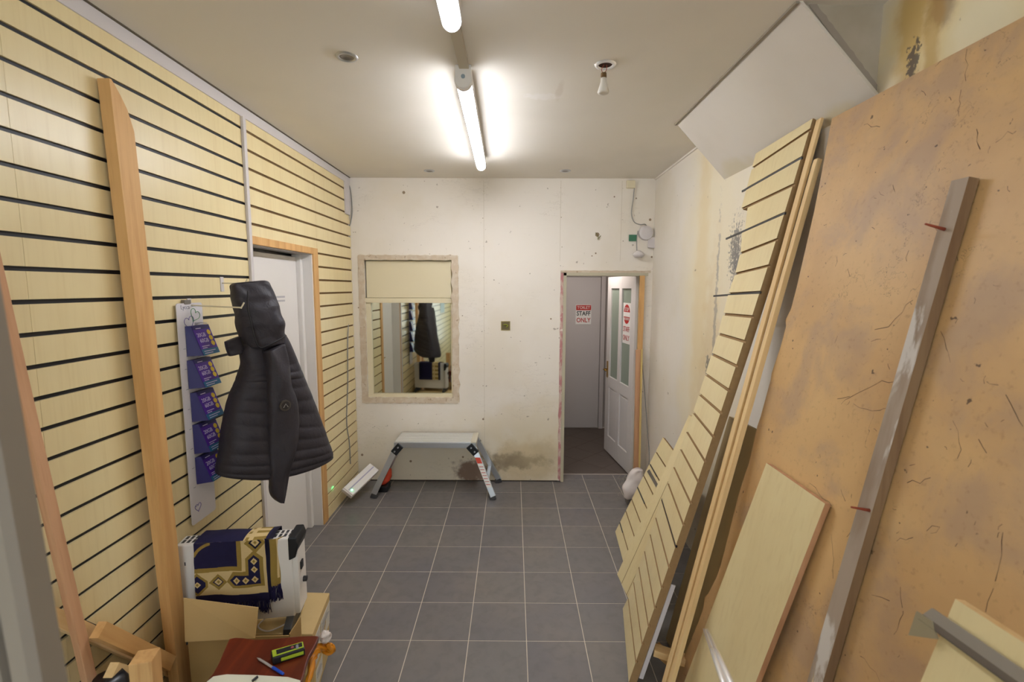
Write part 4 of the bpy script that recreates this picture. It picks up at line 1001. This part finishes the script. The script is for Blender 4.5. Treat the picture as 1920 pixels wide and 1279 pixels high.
# emergency light leaning
em = empty('emergency_light', (-1.3, 4.0, 0)); tag(em, 'white bulkhead light fitting with a green indicator lying in the left corner', 'light fitting')
e1, e2, e3, e4 = onY(644, 914, 3.80), onY(694, 868, 4.12), onY(708, 882, 4.10), onY(662, 929, 3.78)
ed = (e2-e1).normalized(); es = (e4-e1); es = (es-ed*es.dot(ed)).normalized(); en = es.cross(ed)
if en.y > 0: en = -en
e3 = e2+es*(e4-e1).dot(es); e4 = e1+es*(e4-e1).dot(es); ww = (e4-e1).length
slab('housing', [e1, e2, e3, e4], -en*.05, WHITE, em, bevel=.01)
slab('groove', [e1+es*ww*.4+en*.001+ed*.01, e2+es*ww*.4+en*.001-ed*.01, e2+es*ww*.5+en*.001-ed*.01, e1+es*ww*.5+en*.001+ed*.01], -en*.002, plain('lilac_shadow_groove', 'a9a4b8', .5), em)
slab('end_cap', [e1-ed*.012-en*.008, e1-en*.008, e4-en*.008, e4-ed*.012-en*.008], -en*.034, PVC, em, bevel=.004)
ea = e1
lc = e1+en*.001+ed*.03+es*ww*.62
v, f = lathev([(0, .004), (.004, .003), (.006, 0)], lc, 12); obj('indicator', v, f, GREENE, em)
L = bpy.data.lights.new('green_spot', 'SPOT'); L.energy = 1.2; L.color = (.1, 1, .35); L.spot_size = .3; L.spot_blend = .5; L.shadow_soft_size = .004
lo = bpy.data.objects.new('green_spot', L); COL.objects.link(lo); lo.parent = em
tgt = onX(624, 916, XL); src = lc+en*.03+Vector((-.02, -.01, .02)); lo.location = src-WL[em.name]; lo.rotation_euler = (tgt-src).to_track_quat('-Z', 'Y').to_euler()
# red tool behind the leg
tl = empty('power_tool', (-1.17, 4.13, 0)); tag(tl, 'orange red and black tool on the floor behind the platform leg', 'tool')
obj('battery_base', boxv(-1.235, -1.115, 4.06, 4.19, 0, .055), HEX, BLACKP, tl, bevel=.01)
v, f = tubev(curve([(-1.21, 4.12, .07), (-1.15, 4.12, .085), (-1.12, 4.14, .13), (-1.13, 4.18, .17)]), [.02]+[.03]*8+[.03]*8+[.026]*7+[.02], 12); obj('body', v, f, REDPL, tl, smooth=True)
# socket back box
c = onY(948, 611, YB); sb = empty('back_box', c); tag(sb, 'small square metal back box with green yellow wire set in the back wall', 'socket box')
h = .042
for b in ((-h, h, -h, -h+.005), (-h, h, h-.005, h), (-h, -h+.005, -h, h), (h-.005, h, -h, h)): box('rim', (c.x+b[0], c.x+b[1], YB-.003, YB+.0, c.z+b[2], c.z+b[3]), plain('dull_brass_rim', 'a2915a', .6), sb)
box('inside', (c.x-h+.004, c.x+h-.004, YB-.002, YB-.0005, c.z-h+.004, c.z+h-.004), plain('box_inside_olive', '6a5f42', .8), sb)
tube('earth_wire', curve([(c.x-.02, YB-.004, c.z+.006), (c.x-.005, YB-.008, c.z+.012), (c.x+.02, YB-.006, c.z+.004), (c.x+.004, YB-.006, c.z-.014)]), .004, plain('green_yellow_wire', '9aa030', .5), sb, 6)
# white sack and netting at doorway
sk = empty('sack', (1.0, 3.93, 0)); tag(sk, 'white folded sack propped in clear wrapping beside the doorway', 'sack')
cpts = [onY(1197, 880, 3.9), onY(1192, 892, 3.88), onY(1187, 906, 3.86), onY(1182, 922, 3.84), onY(1180, 934, 3.84)]
V = []; F = []; seg = 20; cc = curve(cpts, 5); N_ = len(cc)
for i, p in enumerate(cc):
    s = i/(N_-1); wx = .072*(math.sin(PI*(.12+s*.78))**.55); 
    for j in range(seg):
        th = 2*PI*j/seg; nn_ = noise.noise(Vector((math.cos(th)*1.5, math.sin(th)*1.5, s*4)))
        V.append(p+Vector((math.cos(th)*wx*(1+.3*nn_), math.sin(th)*.035*(1+.5*nn_), 0)))
for i in range(N_-1):
    for j in range(seg): F.append((i*seg+j, i*seg+(j+1) % seg, (i+1)*seg+(j+1) % seg, (i+1)*seg+j))
F += [tuple(range(seg)), tuple((N_-1)*seg+j for j in range(seg))]
obj('sack_body', V, F, WB, sk, smooth=True)
lo_ = cc[-1]
obj('grey_base', boxv(lo_.x-.02, lo_.x+.07, 3.83, 3.93, 0, lo_.z+.02), HEX, STEEL, sk, bevel=.01)
m = MB(); rnd = random.Random(9)
for q in range(22):
    p = onY(rnd.uniform(1163, 1180), rnd.uniform(890, 925), 3.95); pts = [p+Vector((rnd.uniform(-.03, .03), rnd.uniform(-.02, .02), rnd.uniform(-.03, .03))) for _ in range(4)]
    v, f = tubev(curve(pts, 4), .0012, 4, cap=False); m.add(v, f)
stuff(m.build('netting', plain('net_fibre', 'a59d8e', .6), sk))
# leaning strips right of doorway
a = onY(1194, 660, 4.27); 
o = beam('lath', (a.x+.01, 4.27, a.z+.02), (onY(1192, 884, 4.25).x, 4.24, .005), (1, 0, 0), .04, .02, PINEP); tag(o, 'short pinkish brown lath leaning in the doorway corner', 'lath')
a = onY(1204, 655, 4.25); o = beam('lath', (a.x, 4.26, a.z), (onY(1199, 884, 4.2).x, 4.2, .005), (1, 0, 0), .016, .012, plain('yellow_pine_strip', 'd8bb78', .6)); tag(o, 'narrow yellow strip of wood leaning beside the pinkish lath', 'lath')
tube_o = tube('cable', curve([onY(1204, 680, 4.28), onY(1209, 740, 4.27), onY(1214, 810, 4.24), onY(1217, 870, 4.2), Vector((1.17, 4.18, .006))]), .004, CABLE); tag(tube_o, 'thin grey cable hanging down beside the leaning strips', 'cable')
# cables in the left corner
pts = [(649, 338), (656, 352), (659, 375), (660, 400), (657, 418), (655, 430), (655, 480), (655, 560), (652, 640), (652, 720), (650, 790), (655, 830), (657, 870)]
tb1 = tube('cable', curve([onX(x, y, XL+.012) if y > 600 else onY(x, y, YB-.012) for x, y in pts]), .005, CABLE); tag(tb1, 'grey cable running down the back left corner of the room', 'cable')
pts = [(651, 340), (655, 360), (657, 385), (655, 405), (653, 425), (654, 450)]
tb2 = tube('cable', curve([onY(x, y, YB-.03) for x, y in pts]), .005, PVC); tag(tb2, 'short pale cable looping at the top of the back left corner', 'cable')
# junction boxes top right
jb = empty('junction_box', onY(1182, 346, YB)); c = onY(1182, 347, YB); box('box_body', (c.x-.037, c.x+.037, YB-.03, YB-.0005, c.z-.03, c.z+.035), CREAM, jb, bevel=.004); tag(jb, 'cream junction box at the ceiling above the doorway', 'junction box')
pts = [(1190, 348), (1187, 375), (1184, 400), (1189, 416), (1200, 421), (1210, 421), (1215, 430)]
o = tube('cable', curve([onY(x, y, YB-.015) for x, y in pts]), .004, CABLE); tag(o, 'grey cable looping down from the cream junction box to the plastic fitting', 'cable')
c = onY(1210, 437, YB); cp = empty('alarm_fitting', c); tag(cp, 'pale grey plastic fitting with a dangling cover high beside the doorway', 'fitting')
v, f = tubev([(c.x, YB-.001, c.z), (c.x, YB-.03, c.z), (c.x, YB-.036, c.z)], [.066, .06, .04], 24); obj('round_base', v, f, PVC, cp, smooth=False)
c2 = onY(1221, 455, YB); obj('cover', beamv((c2.x, YB-.03, c2.z-.05), (c2.x+.004, YB-.012, c2.z+.045), (1, 0, 0), .075, .012), HEX, PVC, cp, bevel=.004)
c = onY(1186, 446, YB); o = box('tag', (c.x-.034, c.x+.034, YB-.012, YB-.006, c.z-.03, c.z+.026), plain('green_card', '3f7358', .5), None); tag(o, 'small dark green card hanging left of the plastic fitting', 'tag')
c = onY(1195, 477, YB); cu = empty('sensor', c); tag(cu, 'small white sensor hanging on a cable above the doorway', 'sensor')
v, f = lathev([(0, .03), (.02, .028), (.045, .005), (.05, -.01), (.035, -.028), (0, -.032)], (c.x, YB-.045, c.z), 18); obj('sensor_body', v, f, PVC, cu, smooth=True)
tube('lead', curve([onY(1196, 433, YB-.02), onY(1194, 450, YB-.03), onY(1194, 470, YB-.03)]), .004, CABLE, cu)
# wire sprout
c = onY(1121, 447, YB); o = tube('wire', curve([(c.x-.02, YB-.002, c.z+.05), (c.x-.002, YB-.02, c.z+.01), (c.x, YB-.01, c.z-.01), (c.x+.02, YB-.03, c.z+.02)]), .003, plain('bare_wire', '7d7640', .5)); tag(o, 'stub of old wire poking out of the back wall left of the fitting', 'wire')

# ================================================================== RIGHT SIDE: leaning boards
TL = onX(1417, 288, 1.2); TR = onX(1524, 222, 1.2); BLq = onZ(1167, 1143, 0); BRq = onZ(1178, 1282, 0)
ULs = [0, 0, .02, .20, .3, .32, .3, .32, .34, .33, .33, .32, .31, .28, .26, .22, .2, .16, .15, .14, .13, .11, .09, .08]
TLs = [.0285+.0405*i for i in range(24)]
for i, a in enumerate([0, -.001, -.001, .008, .012, .011, .009, .008, .006, .006, .006, .006, .004, .004, .002, .003, 0, 0, .001, 0, 0, 0, -.002, -.001]): TLs[i] += a
TRs = [.018, .061, .104, .149, .192, .235, .279, .320, .362, .404, .446, .486, .528, .572, .609, .649, .689, .731, .769, .809, .848, .884, .920, .956]
NBK = Vector((.974, 0, -.226))
def SA(u, t):
    p = (TL+(BLq-TL)*t)*(1-u)+(TR+(BRq-TR)*t)*u
    return p+Vector((.022*4*t*(1-t)*(1-.5*t), 0, 0))
pa_ = empty('slatted_board', (.6, 2.27, 0)); tag(pa_, 'tallest slatted wall panel leaning in the right corner, raw brown edge showing', 'panel')
tl_ = [0]+TLs+[1]; tr_ = [0]+TRs+[1]; ul_ = [0]+ULs+[.0]
g2 = .0025
rows = []
for i in range(25):
    u0 = 0 if i < 3 else (ul_[i]+ul_[i+1])/2
    ta0, ta1 = tl_[i], tl_[i+1]; tb0, tb1 = tr_[i], tr_[i+1]
    ua, ub = (ul_[i], ul_[i+1]) if i > 3 else ((0, 0) if i < 3 else (.2, .25))
    if i == 24: ub = 0.0
    if i == 3: ua = .16
    q = [(ua, ta0), (1, tb0), (1, tb1), (ub, ta1)]; rows.append(q)
    e = g2
    qs = [(ua, ta0+(e if i else 0)), (1, tb0+(e if i else 0)), (1, tb1-e), (ub, ta1-e)]
    fr_pts = [SA(u, t) for u, t in qs]
    slab('slat', fr_pts, NBK*.009, MAPLE, pa_, mats=[MAPLE, MDF])
V = []; F = []
for q in rows:
    n = len(V); V += [SA(u, t)+NBK*.009 for u, t in q]+[SA(u, t)+NBK*.036 for u, t in q]
    F += [(n, n+1, n+2, n+3), (n+7, n+6, n+5, n+4), (n+1, n+5, n+6, n+2), (n, n+3, n+7, n+4), (n, n+4, n+5, n+1), (n+3, n+2, n+6, n+7)]
obj('core', V, F, MDF, pa_)
for i, ext in ((1, .12), (3, .42), (6, .42), (17, .0)):
    a = SA(ul_[i+1]-ext*1.0, tl_[i+1]+(0 if i != 3 else .004)); b = SA(1.0, tr_[i+1])
    if i == 6: a = SA(ul_[i+1]-.42, tl_[i+1]+.0035)
    obj('slot_insert', beamv(a+NBK*.004, b+NBK*.004, (0, 0, 1), .009, .006), HEX, plain('insert_dark_steel', '4c4a48', .45, .5) if i != 17 else SLOTK, pa_)
# panel B: slots lengthwise, behind A
NB2 = NBK
Bb0 = onZ(1157, 1077, .002); Bb1 = onZ(1176, 1118, .002); bdir = (Bb1-Bb0); Bb1 = Bb0+bdir.normalized()*.34
Bt0 = onY(1292, 778, 2.78); Bt1 = Bt0+bdir.normalized()*.34
pb = empty('slatted_board', Bb0.lerp(Bb1, .5)); tag(pb, 'slatted panel with slots running lengthwise, half hidden behind the tallest one', 'panel')
def SB(u, t): return (Bt0+(Bb0-Bt0)*t)*(1-u)+(Bt1+(Bb1-Bt1)*t)*u
us = [0, .29, .6, .9, 1.0]
for a_, b_ in zip(us[:-1], us[1:]):
    e = .006
    slab('slat', [SB(a_+(e if a_ else 0), 0), SB(b_-e, 0), SB(b_-e, 1), SB(a_+(e if a_ else 0), 1)], NB2*.009, MAPLE, pb, mats=[MAPLE, MDF])
slab('core', [SB(0, 0)+NB2*.009, SB(1, 0)+NB2*.009, SB(1, 1)+NB2*.009, SB(0, 1)+NB2*.009], NB2*.009, MDFD, pb)
# panel C: short piece
Cb0 = onZ(1153, 998, .002); Cb1 = onZ(1168, 1055, .002); cdir = (Cb1-Cb0).normalized(); Cb1 = Cb0+cdir*.48
Ct0 = onY(1243, 820, 3.36); ct = onY(1264, 851, 3.17); Ct1 = Ct0+(Cb1-Cb0)
pc = empty('slatted_board', Cb0.lerp(Cb1, .5)); tag(pc, 'short slatted offcut leaning by the white sack, topped by bare wall', 'panel')
def SCq(u, t): return (Ct0+(Cb0-Ct0)*t)*(1-u)+(Ct1+(Cb1-Ct1)*t)*u
ts_ = [0]+[.125*q+.02 for q in range(1, 8)]+[1]
NC = (Cb0-Ct0).cross(Cb1-Cb0).normalized()
if NC.x < 0: NC = -NC
for n_, (a_, b_) in enumerate(zip(ts_[:-1], ts_[1:])):
    e = .006
    slab('slat', [SCq(0, a_+(e if a_ else 0)), SCq(1, a_+(e if a_ else 0)), SCq(1, b_-e), SCq(0, b_-e)], NC*.009, MAPLE, pc, mats=[MAPLE, MDF])
slab('core', [SCq(0, 0)+NC*.009, SCq(1, 0)+NC*.009, SCq(1, 1)+NC*.009, SCq(0, 1)+NC*.009], NC*.009, MDFD, pc)
for n_, (t_, u0_, u1_) in enumerate(((ts_[2], .05, .5), (ts_[4], .0, .55), (ts_[7], .0, .3))):
    obj('slot_insert', beamv(SCq(u0_, t_)-NC*.001, SCq(u1_, t_)-NC*.001, Cb0-Ct0, .010, .003), HEX, plain('insert_dark', '4a4540', .5), pc)
a = onP(1213, 882, NC, Ct0); b = onP(1243, 928, NC, Ct0)
o = slab('metal_strip', [onP(1213, 884, NC, Ct0-NC*.006), onP(1217, 880, NC, Ct0-NC*.006), onP(1243, 926, NC, Ct0-NC*.006), onP(1239, 930, NC, Ct0-NC*.006)], NC*.004, STEEL); tag(o, 'dull grey metal strip lying across the short slatted offcut', 'metal strip')
# big hardboard M
Mt = Vector((1.19, 1.9, 2.455)); Mb = Vector((.752, 1.9, 0)); md = (Mt-Mb).normalized(); MN = Vector((md.z, 0, -md.x))   # to the wall
def mP(x, y, off=0.): return onP(x, y, MN, Mb-MN*off)
edge = [(1560, 222), (1527, 395), (1505, 490), (1494, 538), (1483, 580), (1472.5, 600), (1474, 612), (1464, 649), (1447, 699), (1445, 712), (1426.5, 780), (1420, 799), (1406, 862), (1384, 930), (1368.7, 992.6), (1351.5, 1060), (1342, 1086), (1328, 1113), (1321.5, 1119), (1318.6, 1141.6), (1310, 1165), (1284, 1228), (1276, 1251), (1265, 1279)]
pl = [mP(*e) for e in edge]
lst = pl[-1]; pl.append(Vector((Mb.x+.0, lst.y-.03, 0.001))); pl.append(Vector((Mb.x, .62, .001))); tp = mP(1920, 35); pl.append(Vector((pl[0].x, .62, pl[0].z)))
o = slab('hardboard_sheet', pl, MN*.012, HARD, mats=[HARD, MDF]); tag(o, 'huge scuffed brown hardboard sheet leaning along the right wall', 'board')
m = MB(); rnd = random.Random(21)
def scr(pts, w_=.0008, jit=.006):
    P3 = []
    for a_, b_ in zip(pts[:-1], pts[1:]):
        A_, B_ = mP(*a_, .0004), mP(*b_, .0004); K = max(2, int((B_-A_).length/.02))
        for q in range(K): P3.append(A_.lerp(B_, q/K)+Vector((0, rnd.uniform(-jit, jit), 0))+md*rnd.uniform(-jit, jit))
    P3.append(mP(*pts[-1], .0004)); n = len(m.v)
    vv = []; ff = []
    for i_, p_ in enumerate(P3):
        t_ = (P3[min(i_+1, len(P3)-1)]-P3[max(0, i_-1)]).normalized(); s_ = t_.cross(MN)*w_*rnd.uniform(.3, 1.1); vv += [p_-s_, p_+s_]
    m.add(vv, [(2*i_, 2*i_+1, 2*i_+3, 2*i_+2) for i_ in range(len(P3)-1)])
for c_ in ([(1810, 95), (1812, 125), (1811, 152)], [(1798, 172), (1796, 200), (1798, 218)], [(1757, 122), (1764, 115)], [(1683, 714), (1650, 716), (1620, 735), (1592, 745), (1577, 758)], [(1668, 765), (1650, 770), (1625, 768), (1600, 757)],
    [(1590, 745), (1570, 748)], [(1886, 1000), (1878, 1045), (1866, 1090)], [(1866, 1105), (1848, 1148)], [(1692, 1140), (1690, 1168), (1676, 1190)], [(1690, 1105), (1692, 1140)], [(1633, 1115), (1668, 1127)], [(1610, 1228), (1632, 1250), (1650, 1279)],
    [(1712, 560), (1690, 585), (1665, 610), (1640, 618)], [(1630, 640), (1652, 636)], [(1570, 480), (1566, 500)], [(1704, 470), (1700, 490)], [(1768, 620), (1776, 650), (1782, 680)], [(1845, 718), (1872, 722)], [(1885, 740), (1905, 775), (1918, 800)],
    [(1700, 905), (1722, 905), (1745, 896)], [(1560, 1005), (1564, 1040), (1562, 1085)], [(1575, 915), (1585, 940)], [(1520, 905), (1545, 935), (1560, 950)], [(1835, 240), (1830, 262), (1838, 280)], [(1870, 262), (1890, 248), (1905, 246)], [(1620, 232), (1650, 238)], [(1840, 820), (1850, 850)],
    [(1680, 1010), (1700, 1013), (1712, 1008)], [(1735, 990), (1760, 985), (1745, 1000)], [(1790, 790), (1800, 830), (1795, 860)]):
    scr(c_)
for q in range(60):
    a_ = (rnd.uniform(1530, 1915), rnd.uniform(120, 1270))
    if a_[1] < 235-(a_[0]-1560)*.52+30 or a_[0] < 1560-(a_[1]-220)*.27+20: continue
    scr([a_, (a_[0]+rnd.uniform(-9, 9), a_[1]+rnd.uniform(-14, 14))], .0007, .003)
stuff(m.build('scratches', plain('dark_scratch', '4a3a30', .8), o))
# hidden shaded boards behind
Fb = Vector((.80, 0, 0)); Ft = Vector((1.085, 0, 1.28)); fd_ = (Ft-Fb).normalized(); FN = Vector((fd_.z, 0, -fd_.x))
def fP(x, y): return onP(x, y, FN, Fb)
f1, f2 = fP(1368, 781), fP(1422, 802)
o = slab('board', [Vector((f1.x, 2.3, f1.z)), Vector((f2.x, 1.75, f2.z)), Vector((Fb.x, 1.70, .001)), Vector((Fb.x, 2.3, .001))], FN*.018, plain('olive_brown_board', 'd0b888', .7, 0, .2, 8, '5e4a30')); tag(o, 'shaded brown board standing between the tall panel and the hardboard', 'board')
# white edge strip
a = SA(1, .80)+NBK*.048; b = SA(1, .985)+NBK*.048
o = beam('edge_strip', a+Vector((0, .0, 0)), b, NBK, .02, .006, WHITEM); tag(o, 'short white plastic edging strip behind the foot of the tallest panel', 'edging')
# laths E1, E2
En = Vector((2.49, 0, -.59)).normalized(); Ep = Vector((1.2, 0, 2.47))
def eP(x, y, off=0): return onP(x, y, En, Ep+En*off)
def lathP(name, top, bot, w, t, mat, label):
    a = eP(*top); b = eP(*bot); d = (b-a).normalized(); b = b+d*(b.z/-d.z-.012)
    o = beam(name, a+En*t/2, b+En*t/2, (0, 1, 0), w, t, mat); tag(o, label, 'lath'); return o
lathP('lath', (1535, 223), (1261, 1218), .032, .012, PINEL, 'longer pale planed lath leaning between tall panel and hardboard')
lathP('lath', (1529, 298), (1271, 1218), .026, .020, PINEL, 'slightly shorter pale lath with nails leaning against the longer lath')
o = beam('timber_block', onZ(1226, 1218, .16), onZ(1284, 1238, .14), (0, 1, 0), .055, .03, PINEL); tag(o, 'short pale wood block wedged at the foot of the leaning boards', 'timber')
o = beam('timber_block', onZ(1226, 1218, .14)-Vector((-.02, .0, .0)), Vector((onZ(1240, 1245, .01).x+.05, onZ(1240, 1245, .01).y, .02)), (0, 1, 0), .05, .04, PINE); tag(o, 'stub of pine beneath the short wedged block', 'timber')
# nails
def nail(name, px, py, px2, py2, off, label, X=None, rad=.003, mat=RUST):
    a = mP(px, py, off+.07); b = mP(px2, py2, off)
    v, f = tubev([a, b], rad, 8); o = obj(name, v, f, mat, smooth=True); tag(o, label, 'nail'); return o
# old painted timber P
w0 = .03
P_tl, P_tr = mP(1784, 339, w0), mP(1817, 331, w0); P_bl, P_br = mP(1513, 1279, w0), mP(1543, 1279, w0)
def ext(a, b): d = (b-a).normalized(); return b+d*(b.z/-d.z-.004)
P_bl2, P_br2 = ext(P_tl, P_bl), ext(P_tr, P_br)
pt = empty('painted_timber', (P_bl2+P_br2)/2); tag(pt, 'old timber with flaking white paint leaning on the hardboard sheet', 'timber')
slab('timber_body', [P_tl, P_tr, P_br2, P_bl2], MN*.026, OLDW, pt, mats=[OLDW, OLDB])
for (x, y, x2, y2) in ((1735, 420, 1771, 430), (1596, 951, 1630, 957)):
    b = mP(x2, y2, w0); a = mP(x, y, w0+.055); v, f = tubev([a, b], [.0025, .0045], 8); obj('nail', v, f, RUST, pt, smooth=True)
# Q cream shelf
q0 = .045
Q = [mP(1437, 868, q0-.02), mP(1547, 944.7, q0-.02), mP(1417, 1279, q0), mP(1283, 1279, q0)]
Q[2] = ext(Q[1], Q[2]); Q[3] = ext(Q[0], Q[3])
o = slab('shelf_board', Q, MN*.018, MAPLE, mats=[MAPLE, PINEP]); tag(o, 'pale maple shelf board leaning on the hardboard sheet behind the chrome rail', 'board')
# chrome rail
ca = mP(1323, 1181, q0+.012); cb_ = onY(1363, 1279, .70); cdv = (cb_-ca).normalized(); cb_ = cb_+cdv*.35
cr = empty('chrome_rail', ca); tag(cr, 'shiny chrome double rail lying against the shelf board and pointing at the viewer', 'rail')
cs = (onY(1376, 1279, .70)-onY(1350, 1279, .70)).normalized(); cs = (cs-cdv*cs.dot(cdv)).normalized()
for s in (-1, 1):
    v, f = tubev([ca+cs*.0052*s, cb_+cs*.0052*s], .0052, 14); obj('tube', v, f, CHROME, cr, smooth=True)
obj('web', beamv(ca, cb_, cs, .008, .003), HEX, CHROME, cr)
# R board and steel angle
r0 = .16
Rn = MN
R_ = [mP(1791, 1123, r0), mP(1925, 1209, r0), mP(1800, 1500, r0), mP(1662, 1430, r0)]
R_[1] = R_[0]+(R_[1]-R_[0]).normalized()*.3
ldir = (mP(1726, 1279, r0)-R_[0]).normalized(); L_ = R_[0].z/-ldir.z-.003
R_[3] = R_[0]+ldir*L_; R_[2] = R_[1]+ldir*(R_[1].z/-ldir.z-.003)
o = slab('shelf_board', R_, MN*.018, MAPLE, mats=[MAPLE, PINEL]); tag(o, 'pale maple shelf board in the bottom right corner behind the steel angle', 'board')
s0 = r0+.008
sa, sb_ = mP(1729, 1153, s0), mP(1906, 1279, s0); sdv = (sb_-sa).normalized(); sb_ = sa+sdv*.62
sw_ = (mP(1745, 1150, s0)-mP(1735, 1170, s0)).normalized()
sr = empty('steel_angle', sa); tag(sr, 'dull grey steel angle bracket bar resting across the corner shelf board', 'bracket')
STL = plain('dull_steel_face', 'a8a198', .45, .35)
slab('top_flange', [sa, sb_, sb_+sw_*.024, sa+sw_*.024+sdv*.01], MN*.003, STL, sr)
slab('side_flange', [sa, sb_, sb_-MN*.004-sw_*.011, sa-MN*.004-sw_*.011], sw_*.002, plain('steel_shade_side', '6a635d', .35, .6), sr)  # shadow along the bar is put into this flange's darker colour
slab('end_plate', [mP(*q, s0+.004) for q in ((1718, 1146), (1746, 1164), (1758, 1199), (1703, 1191))], MN*.003, plain('steel_beige_reflection', 'b3a98e', .3, .5), sr)  # beige colour paints in the reflection on the end plate
# wall poster in the near end (seen in the mirror)
pz = empty('poster', (XL+.002, -.9, 1.55)); tag(pz, 'orange and pale blue poster on the slatted wall, seen only in the mirror', 'poster')
box('sheet', (XL+.001, XL+.004, -1.25, -.7, 1.3, 2.0), plain('pale_blue_poster', 'b6c4c4', .6), pz)
box('orange_panel', (XL+.0042, XL+.005, -1.22, -.73, 1.72, 1.97), plain('orange_poster', 'd8663a', .6), pz)
for o in bpy.data.objects:
    if o.type == 'MESH' and o.parent is None and 'label' not in o and 'kind' not in o: print('UNTAGGED', o.name)
